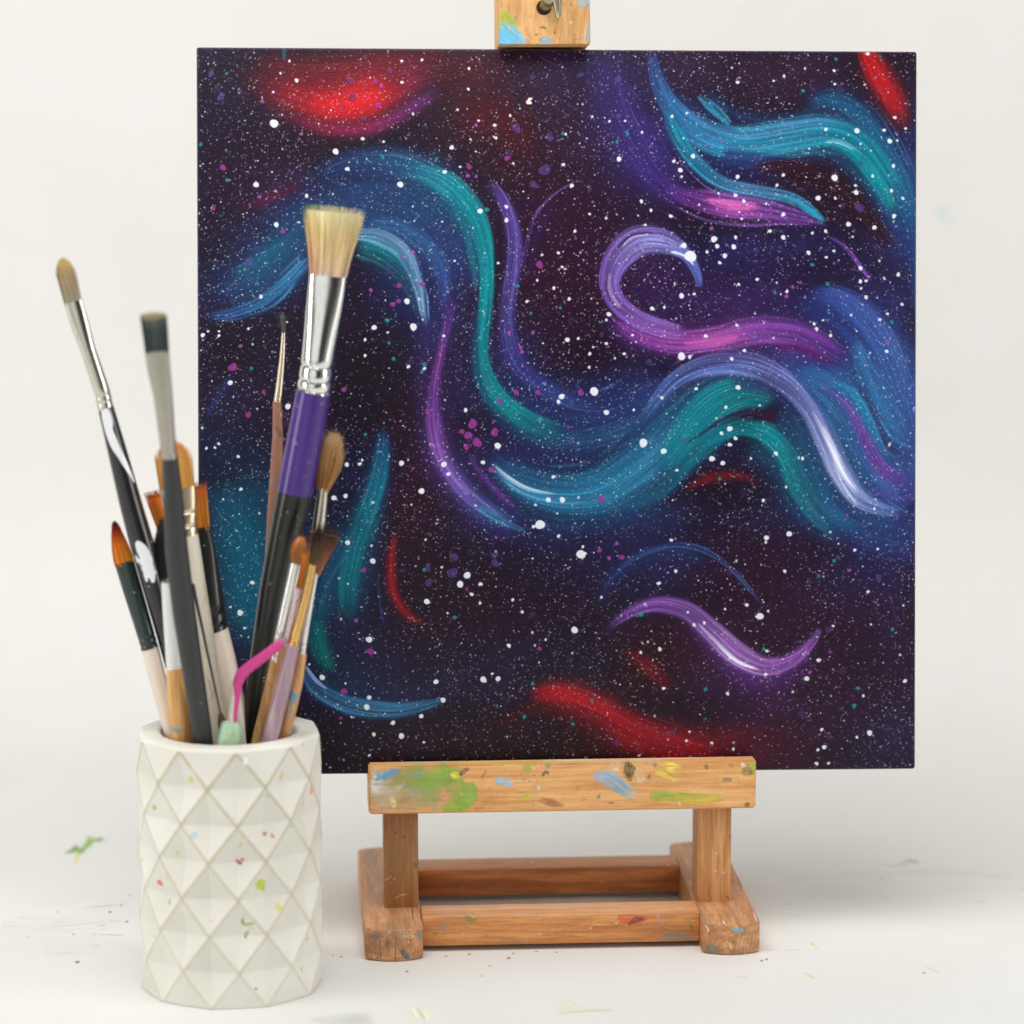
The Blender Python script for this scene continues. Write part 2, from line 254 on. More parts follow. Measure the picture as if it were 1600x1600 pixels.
    S([(1015,755,20),(1058,706,54),(1100,652,66),(1145,622,58),(1190,622,40),(1215,640,14)], [(20,96,136),(16,122,142),(14,138,142),(12,142,142),(16,136,142),(24,100,130)], soft=.35, streak=.5, hi=(80,186,186), hil=.1, ends=(.25,.12))
    S([(960,800,20),(1030,770,26),(1080,720,24),(1130,680,18),(1170,668,14)], [(26,76,126),(24,88,134),(20,104,140),(18,116,142),(18,120,142)], soft=.8, streak=.6, al=.85)
    S([(1080,690,4),(1120,664,12),(1165,648,18),(1200,650,16),(1216,655,4)], [(20,90,120),(34,48,96),(44,28,76),(50,18,52),(52,20,54)], soft=.35, streak=.6, ends=(.4,.03))
    S([(1060,700,3),(1110,668,4),(1160,655,4),(1195,662,2)], (24,40,92), soft=.4, streak=.6)
    S([(1150,668,14),(1195,678,30),(1228,712,34),(1248,758,36),(1276,806,30),(1320,846,14)], [(16,124,140),(12,140,144),(12,138,144),(16,118,140),(26,94,138),(36,70,128)], soft=.5, streak=.45)
    S([(1200,640,20),(1240,680,40),(1270,740,44),(1300,800,36),(1360,845,20)], [(30,64,110),(30,74,124),(34,84,140),(38,84,146),(40,74,138)], soft=.9, streak=.5, al=.8)
    S([(1075,712,10),(1115,682,24),(1155,668,28),(1195,678,20)], [(20,100,132),(16,120,140),(14,134,142),(14,138,144)], soft=.7, streak=.5, al=.85)
    # ---- right hand blues
    S([(1225,575,16),(1290,600,40),(1335,650,50),(1362,710,54),(1395,765,44),(1436,800,30)], [(54,90,164),(54,96,172),(50,98,176),(52,96,174),(56,92,170),(60,86,164)], soft=.7, streak=.55, hi=(90,130,200), hil=.12)
    S([(1245,455,14),(1310,465,36),(1360,505,46),(1395,565,44),(1420,640,36),(1436,710,24)], [(44,60,130),(58,76,154),(60,82,164),(58,86,168),(54,80,160),(50,70,148)], soft=.6, streak=.35)
    S([(1330,520,16),(1355,580,36),(1382,640,40),(1412,685,30),(1438,700,20)], [(50,84,160),(48,100,176),(40,112,186),(40,104,180),(48,86,164)], soft=.6, streak=.5)
    S([(1340,590,6),(1360,640,16),(1382,690,22),(1420,716,20),(1440,722,16)], [(44,70,140),(42,54,116),(40,48,106),(44,50,112),(48,58,124)], soft=.6, streak=.5)
    S([(1296,592,6),(1334,618,16),(1358,664,20),(1380,706,14),(1410,728,6)], [(44,112,184),(34,128,192),(36,124,190),(44,104,174),(54,90,160)], soft=.5, streak=.5)
    S([(1372,650,4),(1395,685,6),(1436,706,5)], (52,140,200), soft=.5, streak=.5)
    S([(1280,600,6),(1325,636,16),(1352,690,22),(1376,730,26),(1410,752,28),(1440,758,28)], [(84,80,160),(100,72,160),(106,66,156),(112,68,158),(112,72,160),(100,64,148)], soft=.6, streak=.6, hi=(150,110,190), hil=.12)
    S([(1330,790,10),(1370,770,16),(1410,778,14),(1440,770,10)], [(70,84,160),(78,84,164),(84,74,156),(90,66,150)], soft=.7, streak=.6, al=.8)
    S([(1335,560,30),(1390,620,70),(1425,700,80),(1440,780,60)], [(56,84,160),(54,88,166),(58,82,160),(64,76,154)], soft=.95, streak=.4, al=.6)
    # ---- lavender crest
    S([(978,690,8),(1012,640,18),(1056,592,28),(1110,570,34),(1170,572,36),(1225,598,34),(1264,640,30),(1290,690,32),(1312,738,34),(1342,780,28),(1388,800,18),(1436,803,8)],
      [(60,100,166),(72,104,174),(86,108,180),(98,112,186),(104,118,190),(124,128,200),(146,144,208),(158,156,216),(176,178,226),(170,178,226),(110,130,198),(84,100,178)], soft=.45, streak=.65, hi=(224,226,244), hil=.2, ends=(.15,.1))
    S([(1262,632,4),(1294,690,9),(1320,744,10),(1348,780,6)], [(190,190,230),(232,232,246),(240,240,248),(200,210,240)], soft=.5, streak=.7)
    S([(1300,715,3),(1318,760,4),(1345,798,3)], (210,222,244), soft=.5, streak=.6, al=.8)
    S([(1030,580,2),(1090,548,4),(1150,546,4),(1210,566,4),(1262,612,2)], (150,140,206), soft=.5, streak=.7, al=.8)
    S([(1040,562,2),(1110,540,3),(1190,552,3),(1240,586,2)], (60,44,100), soft=.5, streak=.5, al=.8)
    S([(1130,596,12),(1185,600,20),(1230,632,18),(1258,680,10)], [(54,60,120),(46,56,112),(42,52,106),(40,60,112)], soft=.9, streak=.6, al=.85)
    # ---- pink ribbon and swirl
    S([(945,486,14),(985,515,34),(1045,534,36),(1110,530,38),(1180,515,44),(1245,520,44),(1295,545,38),(1345,580,16)],
      [(100,50,140),(126,56,150),(158,68,164),(192,86,178),(150,76,170),(130,68,160),(110,54,146),(84,56,136)], soft=.55, streak=.6, hi=(196,130,206), hil=.16, ends=(.12,.2))
    S([(1060,536,6),(1110,532,14),(1160,524,8)], (226,110,190), soft=1, streak=.5, al=.8)
    S([(1200,540,6),(1250,545,14),(1305,570,6)], (112,32,110), soft=.9, streak=.5, al=.7)
    S([(940,480,5),(970,510,10),(1010,530,8),(1050,545,3)], (150,50,150), soft=.8, streak=.5, al=.7)
    S([(1092,458,8),(1086,425,12),(1068,395,18),(1034,376,34),(994,376,44),(964,400,40),(950,436,30),(960,470,28),(994,498,26),(1040,514,24),(1090,522,14)],
      [(88,110,196),(106,116,202),(140,140,216),(158,150,220),(152,138,214),(140,116,202),(132,90,182),(140,92,186),(154,106,194),(160,104,192),(170,90,184)], soft=.25, streak=.6, hi=(206,200,240), hil=.2, ends=(.06,.15))
    S([(1080,398,3),(1050,366,6),(1010,357,8),(970,370,8),(944,402,9),(936,440,10),(946,476,6)], [(110,90,180),(124,100,190),(132,96,188),(120,70,164),(120,64,160),(134,80,172),(120,60,156)], soft=.4, streak=.7, hi=(196,176,226), hil=.2)
    S([(1084,415,3),(1066,398,5),(1040,390,5)], (236,238,246), soft=.5, streak=.3)
    S([(950,420,4),(951,455,7),(970,486,5)], (206,190,232), soft=.5, streak=.7, al=.85)
    S([(955,392,3),(985,366,5),(1025,362,3)], (56,26,82), soft=.5, streak=.6, al=.8)
    S([(1015,365,3),(985,370,5),(966,388,3)], (222,216,244), soft=.5, streak=.6, al=.9)
    # ---- upper right waves
    S([(926,70,50),(945,140,66),(985,215,70),(1035,285,60),(1090,330,40)], [(62,44,112),(64,46,122),(64,46,126),(70,46,130),(86,46,138)], soft=.9, streak=.5, al=.8, fine=2.4)
    S([(962,80,6),(972,150,10),(1000,215,10),(1030,265,5)], (92,62,148), soft=.7, streak=.8, al=.7)
    S([(1240,170,14),(1290,152,36),(1335,168,44),(1375,215,44),(1410,290,40),(1428,370,30)], [(28,70,122),(26,84,140),(28,82,142),(28,80,146),(30,84,156),(32,78,152)], soft=.9, streak=.4)
    S([(1090,130,10),(1150,175,24),(1230,185,24),(1300,170,14)], [(34,50,92),(36,60,110),(36,66,120),(36,62,114)], soft=1, streak=.5, al=.8)
    S([(1012,70,12),(1026,130,24),(1058,180,34),(1108,212,44),(1168,222,52),(1232,212,52),(1292,204,50),(1340,222,48),(1372,262,46),(1400,310,42),(1424,365,24)],
      [(58,70,150),(50,96,172),(44,104,178),(46,124,184),(50,142,188),(48,146,186),(40,142,180),(22,142,164),(14,142,156),(20,122,158),(30,92,154)], soft=.45, streak=.6, hi=(126,180,218), hil=.14, ends=(.04,.18))
    S([(1040,140,4),(1090,186,10),(1150,206,12),(1220,196,12),(1290,186,10),(1336,202,6)], [(80,110,190),(80,124,196),(78,134,198),(84,130,200),(80,116,192),(64,110,180)], soft=.6, streak=.75, al=.8)
    S([(1282,218,3),(1315,220,8),(1350,242,4)], (210,232,238), soft=.5, streak=.8)
    S([(1325,226,5),(1350,250,14),(1380,290,12),(1400,330,4)], (16,150,150), soft=.6, streak=.4, al=.8)
    S([(1085,146,4),(1108,164,16),(1138,192,10)], [(36,100,150),(44,134,184),(48,128,180)], soft=.6, streak=.8, ends=(.1,.02))
    S([(1120,235,20),(1170,245,24),(1240,250,10)], (42,44,118), soft=1, streak=.4, al=.8)
    S([(1160,262,6),(1220,258,22),(1290,276,34),(1345,325,36),(1385,375,22),(1405,400,8)], [(52,22,44),(54,20,36),(50,18,34),(48,20,36),(46,22,42),(42,26,52)], soft=.7, streak=.35)
    S([(1024,285,10),(1070,306,30),(1130,320,42),(1190,326,38),(1250,338,22),(1300,352,6)], [(88,46,136),(118,52,148),(160,76,170),(146,74,166),(122,62,156),(100,50,140)], soft=.6, streak=.6, hi=(196,130,206), hil=.12)
    S([(1095,310,6),(1140,318,18),(1190,322,8)], [(214,96,184),(236,112,194),(214,104,188)], soft=.8, streak=.5)
    S([(1040,315,2.5),(1100,342,5),(1160,350,6),(1220,348,4),(1290,350,2)], (158,96,186), soft=.6, streak=.7, al=.85)
    S([(1036,160,8),(1050,200,20),(1078,245,22),(1122,282,20),(1180,296,20),(1236,308,18),(1268,328,14),(1292,348,4)],
      [(40,90,166),(20,136,166),(28,130,172),(56,126,188),(84,138,200),(74,136,196),(48,142,190),(44,146,188)], soft=.4, streak=.6, hi=(140,180,222), hil=.15, ends=(.08,.04))
    S([(1048,230,2),(1080,272,3),(1120,300,3),(1180,310,2)], (130,110,200), soft=.5, streak=.6, al=.8)
    S([(1284,362,2),(1318,383,7),(1342,412,8),(1366,444,4)], [(110,72,160),(130,76,168),(128,70,164),(96,56,140)], soft=.5, streak=.7)
    S([(1390,270,10),(1420,330,26),(1432,420,24),(1430,500,10)], (32,76,150), soft=1, streak=.4, al=.6)
    # ---- lower left teal columns
    S([(596,640,4),(595,690,22),(588,745,28),(568,805,32),(548,865,34),(538,925,30),(544,985,14)], [(30,64,120),(24,82,136),(20,108,148),(14,120,140),(12,122,134),(14,108,124),(20,76,104)], soft=.55, streak=.5, ends=(.18,.2))
    S([(572,790,8),(530,860,26),(502,930,34),(490,1000,30),(510,1060,16)], [(34,80,130),(32,84,134),(26,76,124),(14,100,112),(14,104,104)], soft=.8, streak=.6, al=.85)
    S([(488,960,14),(500,1010,36),(516,1056,16)], (12,112,108), soft=1, streak=.3, al=.8)
    S([(545,855,3),(512,905,5),(492,970,3)], (60,110,170), soft=.6, streak=.8, al=.7)
    S([(586,880,4),(590,940,8),(600,985,3)], (34,80,124), soft=.8, streak=.7, al=.7)
    S([(468,1038,10),(490,1074,22),(540,1102,28),(605,1112,26),(655,1104,16),(694,1093,5)], [(56,84,150),(52,98,160),(50,104,162),(54,110,168),(58,120,176),(54,118,172)], soft=.4, streak=.65, hi=(130,170,210), hil=.18, ends=(.04,.06))
    S([(472,1036,3),(490,1062,6),(512,1080,2)], (160,170,218), soft=.5, streak=.6)
    S([(345,740,60),(375,840,110),(395,940,110),(400,1030,60)], [(22,64,100),(20,90,128),(18,94,130),(24,70,110)], soft=1, streak=.2, al=.9)
    S([(320,655,6),(345,610,22),(365,580,8)], (44,52,108), soft=1, streak=.4, al=.7)
    # ---- lower right
    S([(925,960,8),(955,905,30),(1010,868,34),(1070,866,30),(1120,890,20)], [(34,42,88),(38,54,108),(38,58,114),(40,56,112),(36,46,92)], soft=1, streak=.5, al=.75)
    S([(940,920,3),(975,880,6),(1030,856,8),(1085,858,9),(1135,886,8),(1172,926,7),(1198,956,3)], [(48,72,130),(56,84,146),(66,96,166),(62,92,160),(50,78,144),(54,86,152),(48,84,150)], soft=.6, streak=.7)
    S([(1060,960,20),(1110,1010,50),(1170,1060,60),(1240,1050,50),(1282,1000,24)], [(66,32,90),(84,38,108),(92,42,116),(84,38,108),(66,34,92)], soft=1, streak=.4, al=.85)
    S([(930,1003,3),(968,966,14),(1018,946,22),(1068,956,28),(1108,988,34),(1150,1026,36),(1196,1046,30),(1240,1034,22),(1270,1006,14),(1284,978,8)],
      [(80,48,116),(112,68,148),(140,86,172),(146,90,178),(160,112,190),(172,124,200),(174,120,198),(160,96,186),(158,92,184),(96,84,140)], soft=.4, streak=.65, hi=(222,206,238), hil=.2, ends=(.12,.04))
    S([(1080,968,3),(1112,1000,7),(1150,1036,8),(1196,1054,3)], (236,228,244), soft=.5, streak=.75)
    for k in range(4):
        S([(1366+k*14,930,1.2),(1374+k*14,985,1.6)], (66,60,100), soft=.6, streak=.6, al=.7)
    # scuffs near the clamp, thin scratches
    for k in range(9):
        x = 838+k*9; S([(x,86+k%3*5,.8),(x+20,98+k%4*4,1)], (150,140,160), soft=.6, streak=.8, al=.5)
    S([(975,150,.8),(990,185,1.2),(1003,205,.8)], (170,160,180), soft=.5, streak=.4, al=.7)
    # pull the mix together: warmer plum darks, greener blues
    c.rgb = np.clip(c.rgb, 0, 1); L = (c.rgb@np.array((.3, .59, .11)))[..., None]; c.rgb = L+(c.rgb-L)*.96; dk = np.clip(1-L*4, 0, 1)
    c.rgb *= 1-.2*dk; c.rgb += dk*np.array((.026, -.012, .012)); r, g, b = c.rgb[..., 0], c.rgb[..., 1], c.rgb[..., 2]
    rd = np.clip(r-np.maximum(g, b)-.1, 0, 1); c.rgb[..., 0] -= rd*.03; c.rgb[..., 1] -= rd*.04
    sh = np.clip(b-g, 0, 1)*np.clip((g-r)*6, 0, 1); c.rgb[..., 1] += sh*.2; c.rgb[..., 2] -= sh*.12; tq = np.clip(g-r-.1, 0, 1)*np.clip((g-b+.12)*6, 0, 1); c.rgb[..., 0] -= tq*.22; c.rgb[..., 2] += tq*.06
    c.rgb = np.clip(c.rgb, 0, 1)**1.1*np.array((.97, .98, 1.01))
    # ---- splatter
    def dn(x, y): return .25+.9*float(c.noise(np.array(x/70.), np.array(y/70.)))**1.4
    W_ = [(232,232,232),(214,214,220),(240,238,234),(196,198,212)]
    rg = np.random.default_rng(11)
    n = 40000; xs = rg.uniform(1, 1122, n); ys = rg.uniform(1, 1132, n)
    keep = rg.random(n) < .2+.85*c.noise(xs/80., ys/80.)**1.3; xs, ys = xs[keep], ys[keep]
    xi = (xs*c.k).astype(int); yi = (ys*c.k).astype(int); al = rg.uniform(.45, 1., len(xi)); tint = np.array(W_)[rg.integers(0, 4, len(xi))]/255.
    big = rg.random(len(xi)) < .3
    for dx, dy, wgt in ((0, 0, 1.), (1, 0, .75), (0, 1, .75), (1, 1, .5)):
        m = np.ones(len(xi), bool) if (dx, dy) == (0, 0) else big
        X, Y = np.minimum(xi[m]+dx, c.W-1), np.minimum(yi[m]+dy, c.H-1); a_ = (al[m]*wgt)[:, None]
        c.rgb[Y, X] = c.rgb[Y, X]*(1-a_)+tint[m]*a_
    c.specks(10500, (.6, 1.35), W_, dens=dn, al=(.55, .95))
    c.specks(900, (1., 2.4), [(226,228,234),(236,236,240)], al=(.7, 1), dens=dn)
    c.specks(900, (.9, 2.8), [(140,52,142),(160,66,158),(116,48,132),(90,60,140)], al=(.4, .85), dens=dn)
    c.specks(700, (.8, 2.2), [(22,130,138),(26,110,126),(20,140,140)], al=(.5, .9), dens=dn)
    c.specks(120, (3., 6.5), [(84,62,128),(70,56,120),(92,58,128)], al=(.25, .5))
    D = c.dot
    for x, y, r in [(428,194,6.6),(523,237,4.8),(623,288,4.8),(400,289,4.4),(463,127,3.2),(431,351,4),(565,217,3),(626,129,2.6),(478,306,3),(541,264,3.4),(626,96,2.2),(452,97,2.2),
        (657,94,2.4),(438,116,2),(427,145,2),(643,178,2.2),(692,268,3.2),(747,329,4.2),(964,247,4),(1050,250,2.8),(1080,242,3.6),(1060,264,3.8),(1062,274,2),(1150,126,3),(1223,116,2.4),
        (1302,107,2.4),(1303,128,2.2),(1256,104,1.8),(1355,80,3.2),(1398,180,2.8),(1415,197,2.2),(1390,217,4),(1402,216,2),(1381,200,2.8),(1338,201,4.2),(1289,199,2.8),(1303,275,5.2),(1337,298,4),
        (1277,307,4.2),(1304,307,2.4),(1336,287,2.4),(1222,271,2.8),(1212,287,2.6),(1150,274,3.4),(1160,312,3),(1195,316,2),(1222,333,3.4),(1147,303,2.8),(1325,348,4),(1366,353,3.6),(1397,335,3.4),
        (1393,295,2.8),(1411,307,2.6),(1363,272,2.6),(1396,256,3),(1289,359,2.8),(1268,362,2.4),(1201,359,3),(1222,369,3.6),(1147,369,2.8),(1113,372,5),(1118,383,3.6),(1144,384,4),(1130,398,3.8),
        (1076,399,9),(1066,382,4.4),(1122,409,2.8),(1102,392,2.6),(1262,393,3.4),(1290,400,2.4),(1344,417,3.4),(1302,390,2.4),(1181,435,2.8),(1152,443,2.4),(1344,438,3.2),(1353,437,2.6),(1404,427,3.2),
        (1062,461,4.2),(1082,458,2.4),(1035,479,2.4),(1016,481,3.4),(948,490,3.6),(1228,454,2.6),(1353,463,3),(1410,474,2.6),(1387,489,2.4),(1375,498,2.6),(1100,524,3),(1062,556,6),(1075,557,3),
        (1149,507,2.6),(1271,505,2.6),(1275,513,3),(1297,523,2.6),(1161,547,2.8),(1141,560,3),(1386,548,2.8),(1151,605,4),(1085,607,2.8),(1138,670,4.4),(1125,677,3),(1147,685,3.2),(1138,695,3.4),
        (1110,717,4.6),(1127,724,3.8),(1211,709,3.4),(1253,717,2.8),(1132,636,2.6),(1055,735,2.4),(1191,783,2.8),(1227,762,2.2),(1345,449,2),(1002,692,6.6),(1034,705,4.6),(944,644,4.2),(925,611,6.6),
        (874,619,4.4),(869,627,3.2),(774,696,5),(690,725,4.4),(697,740,3.2),(724,640,3.2),(655,767,4.6),(751,722,3.4),(853,781,4),(875,781,4.4),(833,789,2.2),(861,745,3),(1031,621,2.6),(840,820,7.4),
        (830,823,3),(904,867,7),(907,855,2.4),(869,838,2.8),(579,876,4.4),(715,913,5.2),(726,899,5.4),(747,913,3.2),(733,929,3),(746,943,2.4),(663,940,4.6),(573,999,5),(894,986,5.4),(791,1010,3.4),
        (677,1066,4),(751,1063,5),(774,1062,4),(765,1054,2.2),(688,1095,4),(569,1105,4.6),(573,1090,3.6),(654,1120,3.6),(610,1130,3.6),(623,1151,4.6),(580,1148,3.2),(573,1181,2.4),(658,1161,2.2),
        (797,938,2.6),(812,957,2.6),(910,866,3),(1046,845,2.8),(1053,894,2.8),(1027,913,2.8),(1186,966,5.6),(1165,948,3),(1028,1017,3.2),(1034,1079,2.8),(998,1022,2.6),(1135,1088,2.8),(1139,1031,2.8),
        (1195,1058,2.8),(1260,1065,4),(1279,1036,3.4),(1197,1021,2.6),(1082,979,2.8),(1098,976,2.6),(1072,959,2),(1357,928,2.6),(1302,982,2.2),(1225,895,2.8),(1336,862,2.6),(1232,836,4.4),(1196,842,4),
        (1416,1070,3.2),(1350,1093,2.4),(1360,1152,4.4),(1288,1174,3.6),(1278,1178,2.6),(1284,1146,2.8),(1110,1166,2.6),(1144,1176,2.6),(976,1196,4.4),(1276,1200,3),(1070,1162,2.4),(500,1058,4.4),
        (643,510,5.6),(582,511,4.2),(633,470,4.6),(568,530,2.6),(317,523,3.4),(325,517,2),(342,517,2),(407,463,3),(448,634,4.6),(359,597,4),(568,555,2.4),(624,723,4.2),(559,724,3),(519,777,4.2),(563,718,2.2),
        (539,725,3.6),(375,763,2.8),(371,712,2.6),(537,774,3.6),(655,766,4),(392,909,3.4),(341,692,2.4),(335,698,2.2),(322,699,2.4),(426,889,3),(373,956,4.6),(358,947,2),(380,980,2.2),(540,847,4),(577,852,2),
        (660,575,2.6),(635,572,3),(690,524,2.4),(1120,300,2),(820,470,2.6),(862,449,2.8),(886,466,2.8),(883,530,3.8),(900,528,2.4),(918,552,2.8),(917,573,2.4),(944,536,2.6),(972,552,2.6),(944,499,2.2),
        (775,410,2.2),(836,437,2.2),(869,394,2.6),(895,360,2.6),(875,416,2.2),(788,322,3),(788,343,3.4),(770,195,2.8),(745,188,2.2),(729,139,2.4),(730,107,2.4),(794,180,2.4),(877,256,2.8),(922,181,2.2),(949,188,2.2),
        (1047,180,2.6),(1000,205,2.2),(890,289,3.4),(918,333,2.2),(999,313,3),(1014,327,2.6),(1045,336,3),(1005,350,2.2),(703,230,3.6),(772,215,2.4),(716,260,2)]:
        D(x-ox, y-oy, r, (226,229,236), .96, .1 if r > 3.5 else .2)
    for x, y, r in [(735,662,7),(728,680,6),(718,674,4),(742,691,7),(769,675,6),(725,698,4.5),(777,626,4.5),(803,612,4),(837,613,4),(904,613,4.5),(664,643,3.5),(764,734,4.5),(936,780,5),(575,1018,5.5),(534,1080,5),
        (565,890,4),(839,1015,3.5),(553,969,3),(363,573,6.5),(387,647,4.5),(411,612,3.5),(535,608,4),(441,598,2.6),(349,267,0),(349,263,4.5),(334,326,3.6),(441,362,3.8),(405,308,3),(375,540,3),(589,165,4.5),(585,128,3.6),(594,135,3),
        (410,160,3),(470,210,3),(730,260,4.2),(728,274,3.2),(741,275,2.6),(789,247,4),(741,195,2.6),(840,413,5.5),(792,519,3),(829,519,2.8),(810,542,3),(812,549,3.2),(1387,533,3),(1237,447,2.6),(1227,462,3),(1249,440,2.4),
        (1109,355,3),(1133,381,2.2),(1265,1055,3),(1223,898,0),(1327,894,3),(960,850,3),(968,872,4),(933,861,3.4),(948,873,3),(620,470,3.6),(611,475,4),(577,453,3),(621,446,4),(656,443,4),(643,394,3),(628,402,2.4)]:
        if r: D(x-ox, y-oy, r, (152,50,142) if r > 3.2 else (168,72,164), .85, .2)
    for x, y, r in [(848,265,8.5),(831,288,6),(804,200,7),(856,214,6),(1342,322,7),(346,153,6),(331,118,5),(703,895,8),(706,870,6),(666,910,6),(770,880,6),(770,867,5),(665,888,5),(389,410,6),(375,145,4),(904,116,4.5),(829,120,4.5),(964,181,4),(963,123,5),(607,111,4),(545,126,5)]:
        D(x-ox, y-oy, r, (92,66,140), .6, .25)
    for x, y, r in [(355,117,2.4),(315,227,3),(355,282,2.6),(596,246,3),(679,248,2.6),(758,327,3.4),(876,208,2.4),(977,207,3),(961,221,2.6),(1253,139,3),(1305,89,2.6),(1128,160,2.4),(805,446,3),(826,489,2.4),(872,480,2.4),(660,569,3.4),(656,580,3),(612,560,3),(602,500,3.4),
        (605,535,2.6),(392,575,2.6),(604,500,2.6),(568,678,2.6),(828,1070,3),(815,1122,3.2),(891,1134,3),(921,1096,2.6),(706,965,3),(659,890,3),(1396,988,3),(1335,1109,3.6),(1341,1081,3),(1100,1081,3),(998,962,4),(1192,1018,3),(1303,879,2.8),(1279,903,2.4),(1245,760,2.6),(1122,749,2.8),(1120,740,0),(1292,442,3),(1394,502,2.8),(1268,412,3),(1209,456,2.6)]:
        if r: D(x-ox, y-oy, r, (20,136,138), .9, .15)
    D(823-ox, 159-oy, 4, (236,232,214), 1, .3); D(825-ox, 154-oy, 3, (236,232,214), 1, .3)
    S([(443,72,7),(444,92,6),(443,97,2)], (24,110,118), soft=.5, streak=.4, ends=(.0,.1))
    # dull handled edges of the board
    h, w = c.H, c.W; yy, xx = np.mgrid[0:h, 0:w]/c.k
    e = np.minimum(np.minimum(xx, c.w-xx), np.minimum(yy, c.h-yy)); nz = c.noise(xx/5., yy/5.)*.6+c.noise(xx/22., yy/22.)*.6
    m = (np.clip(1-e/(1.5+3*nz), 0, 1)*.55)[..., None]; c.rgb = c.rgb*(1-m)+np.array((98,88,100))/255.*m
    return c
# ---------------------------------------------------------------- camera numbers (metres; the easel stands at the origin of y)
CAM_Y, CAM_Z, PITCH, FPX = -1.37625, .41371, .16569, 5459.9
CP, SP = math.cos(PITCH), math.sin(PITCH)
def P(px, py, y):
    """the point of the plane at depth y that the photograph shows at px, py"""
    rx, ru = (px-800)/FPX, (800-py)/FPX
    dy, dz = CP+ru*SP, -SP+ru*CP
    k = (y-CAM_Y)/dy
    return Vector((rx*k, y, CAM_Z+dz*k))
def G(px, py):
    """the point of the table seen at px, py"""
    rx, ru = (px-800)/FPX, (800-py)/FPX
    k = -CAM_Z/(-SP+ru*CP)
    return Vector((rx*k, CAM_Y+(CP+ru*SP)*k, 0))
def PXM(y): return FPX/((y-CAM_Y)*CP+.02)      # pixels per metre near depth y

# ---------------------------------------------------------------- objects
def link(name, me, mats, parent=None, loc=None):
    o = bpy.data.objects.new(name, me); COL.objects.link(o)
    for m in (mats if isinstance(mats, (list, tuple)) else [mats]): me.materials.append(m)
    if parent is not None: o.parent = parent
    if loc is not None: o.location = loc
    return o
def thing(name, label, cat, loc=(0, 0, 0), rz=0, group=None):
    o = bpy.data.objects.new(name, None); COL.objects.link(o); o.empty_display_size = .02
    o.location = loc; o.rotation_euler = (0, 0, rz); tag(o, label, cat, group); return o
def tag(o, label, cat, group=None):
    o['label'] = label; o['category'] = cat
    if group: o['group'] = group

# ---------------------------------------------------------------- materials
def srgb(c):
    f = lambda v: v/12.92 if v <= .04045 else ((v+.055)/1.055)**2.4
    return tuple(f(v/255.) for v in c)+(1.,)
def image(name, cv, alpha=False):
    im = bpy.data.images.new(name, cv.W, cv.H, alpha=True)
    px = np.ones((cv.H, cv.W, 4), np.float32); px[..., :3] = np.clip(cv.rgb, 0, 1)
    px[..., 3] = np.clip(cv.a, 0, 1) if alpha else 1
    im.alpha_mode = 'CHANNEL_PACKED' if alpha else 'NONE'
    im.pixels.foreach_set(px[::-1].ravel()); im.update(); im.pack(); return im
class NT:
    def __init__(s, name):
        s.m = bpy.data.materials.new(name); s.m.use_nodes = True; s.t = s.m.node_tree; s.t.nodes.clear()
        s.out = s.n('ShaderNodeOutputMaterial'); s.b = s.n('ShaderNodeBsdfPrincipled'); s.l(s.b.outputs[0], s.out.inputs[0])
    def n(s, typ, **kw):
        x = s.t.nodes.new(typ)
        for k, v in kw.items(): setattr(x, k, v)
        return x
    def l(s, a, b): s.t.links.new(a, b)
    def set(s, **kw):
        for k, v in kw.items(): s.b.inputs[k.replace('_', ' ')].default_value = v
    def coord(s, kind='Object', scale=(1, 1, 1), rot=(0, 0, 0), loc=(0, 0, 0)):
        c = s.n('ShaderNodeTexCoord'); m = s.n('ShaderNodeMapping'); s.l(c.outputs[kind], m.inputs[0])
        m.inputs['Scale'].default_value = scale; m.inputs['Rotation'].default_value = rot; m.inputs['Location'].default_value = loc; return m.outputs[0]
    def noise(s, vec, scale, detail=3, rough=.55):
        x = s.n('ShaderNodeTexNoise'); s.l(vec, x.inputs['Vector']); x.inputs['Scale'].default_value = scale
        x.inputs['Detail'].default_value = detail; x.inputs['Roughness'].default_value = rough; return x.outputs['Fac']
    def ramp(s, fac, stops, interp='LINEAR'):
        r = s.n('ShaderNodeValToRGB'); s.l(fac, r.inputs[0]); e = r.color_ramp; e.interpolation = interp
        while len(e.elements) < len(stops): e.elements.new(.5)
        for el, (p, c) in zip(e.elements, stops): el.position = p; el.color = srgb(c) if len(c) == 3 else c
        return r.outputs[0]
    def mix(s, fac, a, b, mode='MIX'):
        x = s.n('ShaderNodeMix', data_type='RGBA', blend_type=mode)
        for sock, v in ((x.inputs[0], fac), (x.inputs[6], a), (x.inputs[7], b)):
            if isinstance(v, bpy.types.NodeSocket): s.l(v, sock)
            else: sock.default_value = v
        return x.outputs[2]
    def mth(s, op, a, b=0., c=0.):
        x = s.n('ShaderNodeMath', operation=op)
        for sock, v in zip(x.inputs, (a, b, c)):
            if isinstance(v, bpy.types.NodeSocket): s.l(v, sock)
            else: sock.default_value = v
        return x.outputs[0]
    def bump(s, h, strength, dist=.001):
        x = s.n('ShaderNodeBump'); s.l(h, x.inputs['Height']); x.inputs['Strength'].default_value = strength; x.inputs['Distance'].default_value = dist
        s.l(x.outputs[0], s.b.inputs['Normal'])
    def tex(s, im, vec=None):
        x = s.n('ShaderNodeTexImage', image=im, extension='CLIP', interpolation='Cubic')
        if vec is None: vec = s.n('ShaderNodeUVMap').outputs[0]
        s.l(vec, x.inputs[0]); return x.outputs[0], x.outputs[1]
    def col(s, sock): s.l(sock, s.b.inputs['Base Color'])

